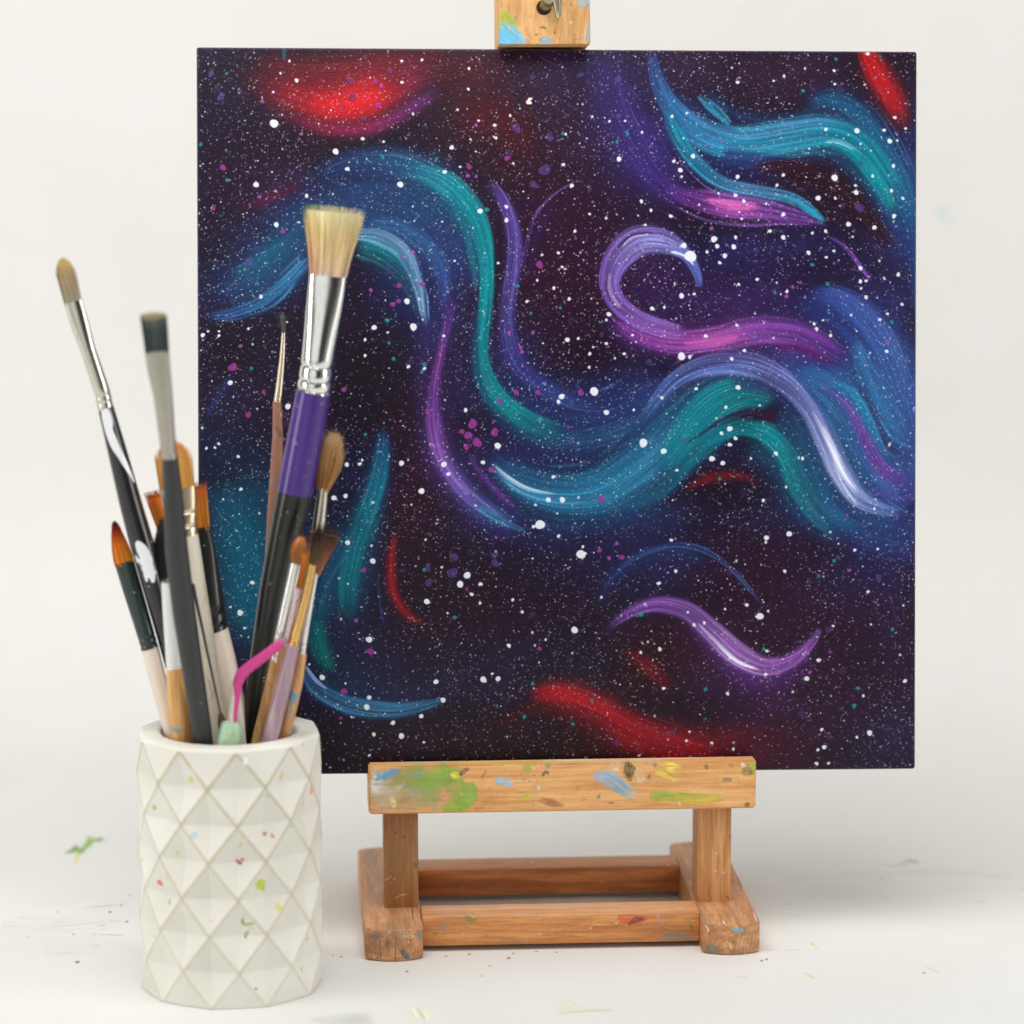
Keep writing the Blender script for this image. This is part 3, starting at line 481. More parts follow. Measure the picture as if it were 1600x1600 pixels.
BLK = (0, 0, 0, 1); WHT = (1, 1, 1, 1)
def wood(name, light, dark, axis=0, paint=None, dirt=.5, rough=.55):
    """beech: long soft grain, short dark flecks, grime; paint: an image of smears laid over it by UV"""
    t = NT(name); sc = [1., 1., 1.]; sc[axis] = .07
    v = t.coord('Object', sc, loc=(random.random(), random.random(), random.random()))
    g1 = t.noise(v, 260, 4); g2 = t.noise(v, 900, 2)
    c = t.ramp(t.mth('ADD', t.mth('MULTIPLY', g1, .65), t.mth('MULTIPLY', g2, .35)), [(.36, tuple(x*.93 for x in dark)), (.44, dark), (.52, tuple((a+b)/2 for a, b in zip(light, dark))), (.6, light), (.7, tuple(min(255, x*1.05) for x in light))])
    sf = [1., 1., 1.]; sf[axis] = .16
    fl = t.noise(t.coord('Object', sf), 1500, 1)
    c = t.mix(t.mth('MULTIPLY', t.ramp(fl, [(.63, (0, 0, 0)), (.73, (255, 255, 255))]), .32), c, srgb(tuple(x*.55 for x in dark)))
    gr = t.noise(t.coord('Object'), 38, 4, .65)
    c = t.mix(t.mth('MULTIPLY', t.ramp(gr, [(.5, (0, 0, 0)), (.72, (255, 255, 255))]), dirt*.6), c, srgb((126, 110, 94)))
    gs = t.noise(t.coord('Object'), 700, 2)
    c = t.mix(t.mth('MULTIPLY', t.ramp(gs, [(.70, (0, 0, 0)), (.74, (255, 255, 255))]), dirt), c, srgb((196, 190, 176)))
    if paint is not None:
        pc, pa = t.tex(paint); br = t.noise(t.coord('Object', (1, 1, 1)), 420, 3)
        pa2 = t.mth('MULTIPLY', pa, t.ramp(br, [(.22, (170, 170, 170)), (.42, (255, 255, 255))])); c = t.mix(pa2, c, pc)
        t.bump(t.mth('ADD', t.mth('MULTIPLY', g1, .3), pa), .35, .0005)
    else: t.bump(g1, .15, .0003)
    t.col(c); t.set(Roughness=rough, Specular_IOR_Level=.4); return t.m
def metal(name, col, rough=.18, dull=0.):
    t = NT(name); n = t.noise(t.coord('Object', (1, 1, .25)), 600, 3)
    t.col(t.mix(t.ramp(n, [(.45, (0, 0, 0)), (.8, (150, 150, 150))]), srgb(col), srgb(tuple(c*.8 for c in col))))
    t.set(Metallic=1.-dull, Roughness=rough); t.l(t.mth('ADD', t.mth('MULTIPLY', n, .2), rough-.08), t.b.inputs['Roughness']); t.bump(n, .08, .0003); return t.m
def lacquer(name, col, rough=.25, paint=None, speck=None, coat=.3):
    """painted handle wood, scuffed; speck: colour of small dried specks"""
    t = NT(name); n = t.noise(t.coord('Object', (1, 1, .2)), 160, 3); c = t.mix(t.mth('MULTIPLY', n, .35), srgb(col), srgb(tuple(min(255, x*1.15+10) for x in col)))
    sp = t.noise(t.coord('Object'), 420, 2)
    c = t.mix(t.ramp(sp, [(.735, (0, 0, 0)), (.75, (255, 255, 255))]), c, srgb(speck or (190, 188, 178)))
    if paint is not None:
        pc, pa = t.tex(paint); c = t.mix(pa, c, pc); t.bump(pa, .4, .0006)
    t.col(c); t.set(Roughness=rough, Coat_Weight=coat, Coat_Roughness=.1); return t.m
def hair(name, stops, rough=.6, vary=.35):
    """bristles: stops run from the root (0) to the tip (1); every hair has its own tint (u)"""
    t = NT(name); uv = t.n('ShaderNodeUVMap').outputs[0]; s = t.n('ShaderNodeSeparateXYZ'); t.l(uv, s.inputs[0])
    stops = [(p, tuple(min(255, x*1.25+8) for x in q)) for p, q in stops]; c = t.ramp(s.outputs[1], stops); w = t.n('ShaderNodeTexWhiteNoise', noise_dimensions='1D'); t.l(t.mth('MULTIPLY', s.outputs[0], 977.), w.inputs['W'])
    c = t.mix(1., c, t.ramp(w.outputs[0], [(0, tuple([255*(1-vary)]*3)), (1, (255, 255, 255))]), 'MULTIPLY')
    t.col(c); t.set(Roughness=rough, Specular_IOR_Level=.25); return t.m
def plain(name, col, rough=.5, vary=.2, scale=60):
    t = NT(name); n = t.noise(t.coord('Object'), scale, 4)
    t.col(t.mix(t.ramp(n, [(.4, (0, 0, 0)), (.75, (255, 255, 255))]), srgb(col), srgb(tuple(x*(1-vary) for x in col)))); t.set(Roughness=rough); return t.m

# ---------------------------------------------------------------- meshes
def finish(bm, name, smooth=True):
    bmesh.ops.recalc_face_normals(bm, faces=bm.faces)
    me = bpy.data.meshes.new(name); bm.to_mesh(me); bm.free()
    if smooth:
        me.polygons.foreach_set('use_smooth', [True]*len(me.polygons))
        me.set_sharp_from_angle(angle=math.radians(35))
    return me
def planar_uv(bm, x0, x1, z0, z1):
    """fronts take the left half of the sheet, tops the strip to the right, other faces the last strip"""
    uv = bm.loops.layers.uv.verify(); ys = [v.co.y for v in bm.verts]; ya, yb = min(ys), max(ys)
    for f in bm.faces:
        n = f.normal
        for l in f.loops:
            c = l.vert.co; u = (c.x-x0)/(x1-x0); v = (c.z-z0)/(z1-z0); w = (c.y-ya)/max(1e-6, yb-ya)
            u = min(max(u, .001), .999); v = min(max(v, .001), .999); w = min(max(w, .001), .999)
            if n.z > .6: l[uv].uv = (u, .502+w*.246)
            elif n.y < -.3: l[uv].uv = (u, .002+v*.496)
            else: l[uv].uv = (w, .752+v*.246)
def prism(outline, z0, z1, bev=.0006, seg=2):
    """an outline in x, y raised from z0 to z1 with softened edges"""
    bm = bmesh.new(); vs = [bm.verts.new((x, y, z0)) for x, y in outline]; f = bm.faces.new(vs)
    r = bmesh.ops.extrude_face_region(bm, geom=[f]); bmesh.ops.translate(bm, vec=(0, 0, z1-z0), verts=[g for g in r['geom'] if isinstance(g, bmesh.types.BMVert)])
    bmesh.ops.recalc_face_normals(bm, faces=bm.faces)
    es = [e for e in bm.edges if len(e.link_faces) == 2 and e.calc_face_angle(0) > .6]
    bmesh.ops.bevel(bm, geom=es, offset=bev, segments=seg, affect='EDGES', profile=.5); return bm
def box(x0, x1, y0, y1, z0, z1, bev=.0006): return prism([(x0, y0), (x1, y0), (x1, y1), (x0, y1)], z0, z1, bev)
def frame_of(T):
    S = Vector((1, 0, 0)); S = (S-T*S.dot(T)).normalized(); N = S.cross(T).normalized()
    return S, (N if N.y < 0 else -N)                                   # N points towards the viewer (-y)
def loft(rings, n=28, cap=True, roll=0.):
    """rings: (centre, half width, half depth); u runs round (0.5 faces -y), v along"""
    bm = bmesh.new(); uv = bm.loops.layers.uv.verify(); R = []
    T = (rings[-1][0]-rings[0][0]).normalized(); S, N = frame_of(T)
    if roll: S, N = S*math.cos(roll)+N*math.sin(roll), N*math.cos(roll)-S*math.sin(roll)
    D = [0.]
    for a, b in zip(rings, rings[1:]): D.append(D[-1]+max(1e-6, (b[0]-a[0]).length))
    for c, a, b in rings:
        R.append([bm.verts.new(c+S*(a*math.sin(2*PI*(i/n-.5)))+N*(b*math.cos(2*PI*(i/n-.5)))) for i in range(n)])
    for j in range(len(R)-1):
        for i in range(n):
            k = (i+1) % n; f = bm.faces.new((R[j][i], R[j][k], R[j+1][k], R[j+1][i]))
            for l, (uu, vv) in zip(f.loops, ((i/n, D[j]), ((i+1)/n, D[j]), ((i+1)/n, D[j+1]), (i/n, D[j+1]))): l[uv].uv = (uu, 1-vv/D[-1])
    if cap: bm.faces.new(R[0][::-1]); bm.faces.new(R[-1])
    return bm
def tuft(root, tip, shape, wr, wt, depth, n, thick=.00022, splay=.1, core=True, seed=1, bulge=0., wild=.0, split=None):
    """bristles from a flattened root to the tip: shape flat / filbert / point / fan / dome"""
    rg = random.Random(seed); bm = bmesh.new(); uv = bm.loops.layers.uv.verify()
    T = (tip-root); L = T.length; T.normalize(); S, N = frame_of(T)
    def length(u, w):
        if shape == 'flat': return 1-.02*abs(u)
        if shape == 'filbert': return 1-.30*abs(u)**2.2
        if shape == 'point': return 1-.62*abs(u)**1.8
        if shape == 'dome': return 1-.38*(u*u+w*w*.6)
        return 1-.16*u*u
    def strand(u, w, ln, th, col, segs=4, bend=0.):
        mi = 1 if split is not None and u < split+rg.gauss(0, .12) else 0
        rings = []
        for i in range(segs+1):
            t = i/segs; k = t**1.15 if bulge == 0 else t
            wx = (wr*(1-k)+wt*k)/2*(1+bulge*math.sin(PI*min(1, t*.95)))
            if shape in ('point',): wx = wr/2*(1+bulge*math.sin(PI*min(1, t*1.05)))*(1-t**3*.55)
            p = root+S*(u*wx+bend*t*t)+N*(w*depth/2*(1-t*.35 if shape in ('flat', 'filbert', 'point') else 1+t*(wt/wr-1)*.8))+T*(L*t*ln)
            r = th*(1-.75*t) if t < 1 else th*.12
            rings.append([bm.verts.new(p+S*(r*math.cos(a))+N*(r*math.sin(a))) for a in (0, 2.1, 4.2)])
        for j in range(segs):
            for i in range(3):
                k = (i+1) % 3; f = bm.faces.new((rings[j][i], rings[j][k], rings[j+1][k], rings[j+1][i])); f.material_index = mi
                for l, vv in zip(f.loops, (j, j, j+1, j+1)): l[uv].uv = (col, vv/segs*ln)
    for i in range(n):
        while True:
            u, w = rg.uniform(-1, 1), rg.uniform(-1, 1)
            if u*u*(.75 if shape == 'flat' else 1)+w*w <= 1: break
        ln = length(u, w)*(1-rg.random()**2*splay); bd = rg.gauss(0, .00025)+(rg.gauss(0, .0012) if rg.random() < wild else 0)
        strand(u, w, ln, thick*rg.uniform(.7, 1.3), rg.random(), bend=bd)
    if core:                                             # the packed inside of the tuft
        rings = []
        for i in range(7):
            t = i/6; k = t**1.15 if bulge == 0 else t; wx = (wr*(1-k)+wt*k)/2*(1+bulge*math.sin(PI*min(1, t*.95)))
            if shape == 'point': wx = wr/2*(1+bulge*math.sin(PI*t))*(1-t**3*.55)
            sh = {'flat': .97, 'filbert': (1-t**5*.45), 'point': (1-t**2.2*.93), 'dome': (1-t**4*.6), 'fan': .95}[shape]
            dz = depth/2*(.9-.35*t if shape in ('flat', 'filbert', 'point') else .9*(1+t*(wt/wr-1)*.6)*(1-t**4*.5))
            rings.append((wx*sh*.93, dz, L*t*(.9 if shape != 'fan' else .8)))
        m = 16; R = [[bm.verts.new(root+T*h+S*(a*math.cos(2*PI*i/m))+N*(b*math.sin(2*PI*i/m))) for i in range(m)] for a, b, h in rings]
        for j in range(6):
            for i in range(m):
                k = (i+1) % m; f = bm.faces.new((R[j][i], R[j][k], R[j+1][k], R[j+1][i])); q = abs(i-8)/8*.37
                for l, vv in zip(f.loops, (j, j, j+1, j+1)): l[uv].uv = (round(q, 2), vv/6*.93)
        bm.faces.new(R[-1])
    return bm

# ---------------------------------------------------------------- backdrop: table and wall are one pale swept sheet
def backdrop():
    cv = Canvas(560, 560, 3.2, None, 21)                 # 1 unit = 1 mm; x from -280, y (towards the viewer) from +.27 down
    def q(px, py): g = G(px, py); return (g.x*1000+280, 270-g.y*1000)
    def sm(pts, col, al=.8, soft=.5, streak=.6, **k):
        cv.stroke([q(x, y)+(w*2.,) for x, y, w in pts], col, al=al, soft=soft, streak=streak, fine=.8, sl=40, **k)
    def pd(x, y, rx, ry, rot, col, al=1., soft=.2): X, Y = q(x, y); cv.dab(X, Y, rx*.28, ry*.98, rot, col, al, soft, .25)
    for a in [(110,1331,8,3.4,0,(130,160,80)),(117,1326,6,6,0,(104,146,56)),(126,1330,9,5,0,(112,156,50)),(134,1322,8,7,0,(136,174,54)),(141,1315,7,6,0,(124,168,54)),(139,1309,6,3,0,(150,186,80)),(148,1312,7,3.4,0,(140,178,70)),(155,1312,6,4.4,0,(98,146,62)),(121,1338,3.4,9,0,(208,206,60)),(119,1346,2.4,7,0,(222,216,130),.7),(104,1333,5,2.,0,(190,200,140),.8)]: pd(*a)
    for x, y, r, c in [(172,1425,.9,(58,34,40)),(121,1503,1.1,(110,108,110)),(203,1399,.6,(120,116,110)),(90,1425,.6,(120,116,108)),(115,1460,.6,(130,126,120)),(164,1313,.6,(120,116,110)),(198,1440,.8,(120,110,104)),(190,1414,.8,(130,120,110)),
                       (590,1500,.6,(120,120,110)),(636,1518,.7,(110,110,104)),(697,1494,.7,(150,150,110)),(733,1491,.8,(140,150,100)),(795,1497,1.,(130,130,86)),(802,1490,.8,(150,160,90)),(838,1487,.6,(140,140,110)),(870,1488,.6,(140,140,120)),(765,1509,.7,(170,170,120)),(753,1525,.6,(170,170,150)),
                       (1270,1475,1.3,(206,208,120)),(1276,1482,.9,(214,216,150)),(1198,1499,.8,(120,118,120)),(1190,1501,.8,(110,108,110)),(1378,1372,.6,(120,116,104)),(1444,1520,.7,(140,140,140)),(533,1495,.7,(130,128,124)),(520,1493,.6,(140,138,130))]:
        X, Y = q(x, y); cv.dab(X, Y, r*.9, r*2.1, 0, c, .9, .3, .2)
    sm([(480,1596,4),(520,1593,9),(560,1590,10),(590,1588,6)], [(150,166,130),(170,184,150),(120,134,112),(150,160,140)], .35, .8, .95); sm([(470,1608,6),(540,1604,10),(600,1600,4)], (140,160,110), .5, .9, .95)
    sm([(858,1557,2),(876,1562,4),(894,1574,5),(908,1580,3)], [(214,216,170),(206,210,150),(214,214,190)], .8, .6, .7); sm([(860,1585,3),(890,1580,5),(930,1578,4),(968,1579,2)], [(220,220,180),(206,208,160),(190,190,190)], .7, .7, .8)
    sm([(650,1572,5),(660,1585,8),(666,1598,3)], (222,224,186), .6, .9, .8)
    sm([(1252,1520,3),(1270,1531,3)], (222,216,170), .6, .7, .7); sm([(1152,1527,3),(1172,1526,3)], (200,206,214), .6, .7, .7); sm([(1445,1510,2),(1470,1520,1.5)], (206,206,206), .6, .8, .6)
    # pencil lines, cracks and old grime in the paint
    rg = cv.rng
    for x0, y0, x1, y1, d in [(120,1420,196,1413,.8),(60,1450,205,1438,.7),(90,1450,160,1441,.6),(150,1460,200,1462,.6),(1226,1412,1240,1411,1.),(1322,1404,1336,1403,1.),(1381,1404,1392,1403,.9),(1244,1431,1252,1430,.8),(1525,1410,1540,1409,1.),(1190,1484,1262,1483,.5),(1448,1400,1456,1400,.8)]:
        X0, Y0 = q(x0, y0); X1, Y1 = q(x1, y1)
        cv.stroke([(X0, Y0, .9), ((X0+X1)/2+rg.normal(0, .6), (Y0+Y1)/2+rg.normal(0, 1.2), 1.6), (X1, Y1, .9)], (120,110,96), al=.65*d, soft=.5, streak=.9, fine=.5, sl=14)
    for k in range(42):
        px, py = (rg.uniform(0, 210), rg.normal(1448, 18)) if k < 26 else (rg.uniform(1200, 1600), rg.normal(1365, 22)); X, Y = q(px, py); a = rg.normal(0, .35); L = rg.uniform(.6, 5)
        cv.stroke([(X, Y, .7), (X+L*.5, Y+L*.5*a, 1.5), (X+L, Y+L*a*1.6, .7)], (128,112,92), al=rg.uniform(.15, .55), soft=.6, streak=.8, fine=.5, sl=10)
    for pts, al in [([(1210,1374,8),(1290,1370,9),(1370,1364,8),(1450,1362,9),(1530,1366,9),(1600,1376,9)], .2), ([(1360,1352,8),(1420,1350,7)], .22), ([(0,1440,16),(100,1446,24),(200,1444,14)], .14), ([(60,1480,20),(160,1475,22)], .1)]:
        sm(pts, (178,164,138), al, 1., .8, ends=(.1, .1))
    sm([(1380,1349,3),(1400,1353,4),(1414,1346,2)], (140,132,108), .5, .7, .8); sm([(1415,1342,2),(1424,1346,5),(1428,1350,3)], (140,132,104), .5, .7, .8)
    for x, y, r in [(120,1415,20),(60,1500,30),(190,1520,24),(30,1560,30)]:
        X, Y = q(x, y); cv.stroke([(X-r*.3, Y+r*.8, 4), (X, Y, 8), (X+r*.6, Y-r*.5, 5)], (246,244,240), al=.16, soft=1., streak=.8, fine=1, sl=30)
    im = image('table paint marks', cv, True)
    t = NT('worn white paint'); base = t.noise(t.coord('Object'), 14, 5, .6)
    c = t.ramp(base, [(.3, (221, 220, 215)), (.5, (223, 222, 218)), (.7, (225, 224, 221))])
    f = t.noise(t.coord('Object', (1, 1.6, 1)), 900, 3); c = t.mix(t.mth('MULTIPLY', t.ramp(f, [(.66, (0, 0, 0)), (.8, (255, 255, 255))]), .18), c, srgb((170, 158, 140)))
    o_ = t.coord('Object'); s_ = t.n('ShaderNodeSeparateXYZ'); t.l(o_, s_.inputs[0])
    cb = t.n('ShaderNodeCombineXYZ'); t.l(t.mth('MULTIPLY_ADD', s_.outputs[0], 1/.56, .5), cb.inputs[0]); t.l(t.mth('MULTIPLY_ADD', s_.outputs[1], 1/.56, .29/.56), cb.inputs[1])
    pc, pa = t.tex(im, cb.outputs[0]); low = t.mth('LESS_THAN', s_.outputs[2], .06); c = t.mix(t.mth('MULTIPLY', pa, low), c, pc)
    # two faint teal touches on the wall
    wv = t.coord('Object', (1, 1, 1)); dv = t.n('ShaderNodeVectorMath', operation='DISTANCE'); t.l(wv, dv.inputs[0]); q0 = P(1478, 335, .49); dv.inputs[1].default_value = q0
    wn = t.noise(t.coord('Object', (1, 1, 1)), 260, 2); d = t.mth('MULTIPLY', t.ramp(t.mth('DIVIDE', dv.outputs['Value'], .008), [(0, (255, 255, 255)), (1, (0, 0, 0))]), t.ramp(wn, [(.5, (0, 0, 0)), (.62, (255, 255, 255))]))
    c = t.mix(t.mth('MULTIPLY', d, .5), c, srgb((150, 190, 190)))
    t.col(c); t.set(Roughness=.55, Specular_IOR_Level=.25); t.bump(t.noise(t.coord('Object'), 500, 3), .04, .0005)
    bm = bmesh.new(); prof = [(-.75, 0.)]+[(-.75+i*.05, 0.) for i in range(1, 20)]; R = .16; yc = .33
    prof = [(y, z) for y, z in prof if y < yc]+[(yc+R*math.sin(a), R-R*math.cos(a)) for a in [PI/2*i/20 for i in range(21)]]+[(yc+R, z) for z in (.3, .6, 1., 1.5)]
    xs = [-1.5+.15*i for i in range(21)]
    rows = [[bm.verts.new((x, y, z)) for x in xs] for y, z in prof]
    for a, b in zip(rows, rows[1:]):
        for i in range(len(xs)-1): bm.faces.new((a[i], a[i+1], b[i+1], b[i]))
    o = link('backdrop', finish(bm, 'backdrop'), t.m); o['kind'] = 'structure'; o['label'] = 'pale painted table surface that sweeps up into the wall'
    return o

# ---------------------------------------------------------------- the easel
EX, EYAW = .02087, .06716
def smear_sheet(w, h, d, items, seed, top=False, specks=60):
    """paint and edge highlights on one piece of wood: sheet layout as planar_uv; items are strokes on the front in mm from its top left"""
    cv = Canvas(w, h*2., 2000./w/1.0 if w > 60 else 16., None, seed)
    rg = cv.rng; F0 = h*2-h                                # the front fills the lower half of the sheet
    if top: cv.stroke([(-.1*w, F0-h*.25, h*.62), (w*.5, F0-h*.25, h*.66), (1.1*w, F0-h*.25, h*.62)], [(198, 156, 116), (194, 150, 110), (200, 158, 118)], al=.5, soft=.3, streak=.6, fine=.3, sl=12.)
    for it in items:
        if it[0] == 'dab': cv.dab(it[1], F0+it[2], *it[3:]); continue
        k = dict(al=.9, soft=.4, streak=.55, fine=.35, sl=8.); k.update(it[2] if len(it) > 2 else {})
        q = np.array(it[0], float); ln = np.hypot(*np.diff(q[:, :2], axis=0).T).sum(); wm_ = q[:, 2].max()
        if ln < 1.7*wm_:                                    # a short touch is a dab, not a stroke
            d = q[-1, :2]-q[0, :2]; cv.dab(q[:, 0].mean(), F0+q[:, 1].mean(), ln*.5+wm_*.2, wm_*.48, math.degrees(math.atan2(d[1], d[0])), np.atleast_2d(it[1]).mean(0), k['al'], k['soft'], k['streak']); continue
        cv.stroke([(x, F0+y, ww) for x, y, ww in it[0]], it[1], **k)
    pal = [(214, 210, 200), (120, 150, 90), (96, 140, 150), (190, 90, 70), (110, 96, 84), (226, 214, 120), (150, 172, 196)]
    for k in range(specks):
        cv.dot(rg.uniform(0, w), rg.uniform(0, h*2), rg.uniform(.1, .45), pal[rg.integers(len(pal))], rg.uniform(.4, .9), .4)
    for k in range(specks//3):
        x, y = rg.uniform(0, w), rg.uniform(0, h*2); a = rg.uniform(-1, 1); L = rg.uniform(1, 5)
        cv.stroke([(x, y, .4), (x+L*.5, y+L*.4*a, rg.uniform(.4, 1.4)), (x+L, y+L*a, .3)], pal[rg.integers(len(pal))], al=rg.uniform(.15, .5), soft=.7, streak=.9, fine=.3, sl=4)
    return image('wood paint %d' % seed, cv, True)
def easel():
    A, w, hf, Lf = .08078, .02369, .01373, .12157
    e = thing('table_easel', 'small beech table easel spattered with paint, holding the painting', 'easel', (EX, 0, 0), EYAW)
    BE, BD = (206, 150, 98), (170, 112, 66); RL, RD = (204, 132, 76), (170, 100, 54)
    # feet: bars running back, with bulging rounded ends
    for s in (-1, 1):
        x0, x1 = (-A, -A+w) if s < 0 else (A-w, A); n = 9
        out = [(x0+(x1-x0)*i/n, -.0042*math.sin(PI*i/n)**.8) for i in range(n+1)]+[(x1-(x1-x0)*i/n, Lf+.004*math.sin(PI*i/n)**.8) for i in range(n+1)]
        bm = prism(out, .0, hf, .0011, 3); planar_uv(bm, x0, x1, 0, hf)
        if s < 0: it = [([(1.5,2.6,1.6),(4,3.4,2.6),(6.5,4,1)], (104,118,140)), ([(15.5,2,1),(16.3,3.5,1.6)], (90,170,180)), ([(15,8,1.5),(16,11,3),(18,13.3,2.4)], (70,84,96)), ([(20,1.5,3),(22.6,4,4),(23.2,9,2)], (92,112,112), dict(al=.6)), ([(9,4,2),(10,9,3)], (76,64,56), dict(al=.5)), ([(3.6,11,.5),(3.6,13,.6)], (220,216,206)), ([(6,4,.5),(6.4,13,.5)], (90,60,40)), ([(12.4,2,.4),(12.2,13.4,.5)], (96,64,44))]
        else: it = [([(11,3,1.6),(14,3.4,3),(17,3,1.6)], (110,180,196)), ([(1,9.5,3),(4,11.5,5),(9,12.6,2)], (84,120,120), dict(al=.7)), ([(10.5,8,1),(11.3,10,1.6),(12,11.4,.5)], (222,222,190)), ([(1.2,1.6,.6),(2.2,3.6,.8),(1.5,5,.5)], (226,222,212)), ([(17,2.5,3),(19.5,4,3)], (150,160,100), dict(al=.5))]+[([(15+k*1.6,4+k%2,.3),(14+k*1.6,9,.4),(13.4+k*1.6,12.5,.3)], (206,180,150), dict(al=.7)) for k in range(5)]
        it += [([(2,-3,5),(10,-4,8),(20,-3,5)], [(150,150,140),(170,150,130),(196,130,116) if s > 0 else (140,150,130)], dict(al=.35, soft=.9)), ([(1,.7,.5),(12,.5,.6),(23,.7,.5)], (196,170,140), dict(al=.5))]  # last stroke: pale line painted as a highlight along the front edge
        link('foot', finish(bm, 'foot'), wood('foot wood', (210, 152, 102), (178, 120, 76), 1, smear_sheet(23.69, 13.73, 0, it, 31+s, specks=90), .8), e)
    # posts standing on the feet
    lx, lw, yl, ztop = .07212, .01427, .02734, .0545
    for s in (-1, 1):
        x0, x1 = (-lx, -lx+lw) if s < 0 else (lx-lw, lx)
        bm = box(x0, x1, yl, yl+.0165, hf-.0004, ztop, .0005); planar_uv(bm, x0, x1, hf, ztop)
        it = [([(13.6,10,2),(14,18,3),(13,26,1)], (92,112,92), dict(al=.55)), ([(5,8.4,.7),(5.2,9.2,1)], (52,60,44)), ([(8.2,10.5,1),(8.6,11.2,1)], (50,54,44)), ([(12,22,2),(13.6,23,3)], (70,104,60), dict(al=.7)), ([(2,14,5),(6,17,6),(9,19,3)], (104,104,70), dict(al=.35, soft=.9)), ([(4,37,.6),(7,35.6,1),(10,35,.5)], (206,200,190))] if s < 0 else [([(10.5,29,.8),(12,28,1.2)], (190,196,190)), ([(2.6,2.4,.8),(3.2,3.4,1)], (150,140,130)), ([(13.6,12,.6),(13.8,14,1)], (90,110,100)), ([(12.6,38,1),(13.6,40,1)], (90,50,40))]
        link('post', finish(bm, 'post'), wood('post wood', (188, 138, 88) if s < 0 else (212, 158, 102), (152, 104, 60) if s < 0 else (180, 124, 74), 2, smear_sheet(14.27, 41, 0, it, 35+s, specks=26), .35), e)
    # rails between the feet
    fr = [([(9,2.4,.6),(9.2,4.6,1.6),(9.1,6.6,1)], (90,158,180)), ([(17,0,2),(19.5,.9,3),(21.5,1.4,1)], (86,130,80)), ([(79,1,2),(84,2.4,5),(90,2,4),(94,1,2)], [(200,60,50),(196,50,46),(180,60,56),(206,90,80)], dict(al=.75, streak=.9)), ([(84,5,1),(88,2.6,2.4),(92,2.2,1)], (84,30,36), dict(al=.8)), ([(96.4,1.2,2),(97.6,1.8,2)], (120,168,190)), ([(98,11.3,3),(104,9.6,5),(110,10.6,5),(114,11.4,2)], (110,140,140), dict(al=.65, streak=.8)), ([(110,5,1.6),(111.4,6.8,1)], (90,120,84)), ([(0,.1,.4),(50,-.1,.5),(117,.1,.4)], (214,196,160), dict(al=.6)), ([(103,4,3),(108,3,5)], (214,160,70), dict(al=.4)), ([(40,-4,3),(55,-6,5),(70,-4,3)], (170,150,130), dict(al=.4, soft=.9)), ([(3,-3,3),(10,-5,5),(15,-2,2)], (150,158,150), dict(al=.45, soft=.9))]
    z0, z1 = .00235, .01463
    bm = box(-A+w, A-w, .00911, .02714, z0, z1, .0007); planar_uv(bm, -A+w, A-w, z0, z1)
    link('front_rail', finish(bm, 'front_rail'), wood('rail wood', (222, 156, 96), (190, 122, 68), 0, smear_sheet(114.2, 12.28, 0, fr, 41, True, 120), .4), e)
    bm = box(-A+w, A-w, .08288, .10082, .00257, .01441, .0007); planar_uv(bm, -A+w, A-w, .00257, .01441)
    link('back_rail', finish(bm, 'back_rail'), wood('back rail wood', RL, RD, 0, smear_sheet(114.2, 11.84, 0, [([(44,3,1),(50,3,2),(56,2.4,1)], (120,116,110), dict(al=.3))], 42, True, 20), .15), e)
    # tray: an L of wood, lip in front and a ledge under the panel
    tw, tx, yt, zb, zt = .07984, .00154, .02136, .05508, .07526
    bm = bmesh.new(); prof = [(yt, zb), (yt+.0265, zb), (yt+.0265, zb+.0135), (yt+.0082, zb+.0135), (yt+.0082, zt), (yt, zt)]
    vs = [bm.verts.new((tx-tw, y, z)) for y, z in prof]; f = bm.faces.new(vs); r = bmesh.ops.extrude_face_region(bm, geom=[f])
    bmesh.ops.translate(bm, vec=(2*tw, 0, 0), verts=[g for g in r['geom'] if isinstance(g, bmesh.types.BMVert)]); bmesh.ops.recalc_face_normals(bm, faces=bm.faces)
    bmesh.ops.bevel(bm, geom=[x for x in bm.edges if x.calc_face_angle(0) > .6], offset=.0007, segments=2, affect='EDGES'); planar_uv(bm, tx-tw, tx+tw, zb, zt)
    k0 = 20.18/337.; kx = 159.7/2695.
    def L_(*p): return [((x-160)*kx, (y-160)*k0, w_*1.3) for x, y, w_ in p]
    def R_(*p): return [((x-160+1515)*kx, (y-130)*k0, w_*1.15) for x, y, w_ in p]
    def D_(x, y, rx, ry, rot, col, al=.85, soft=.5): return ('dab', (x-95)*.11803, (y-118)*.1174, rx*.118, ry*.118, rot, col, al, soft, .35)
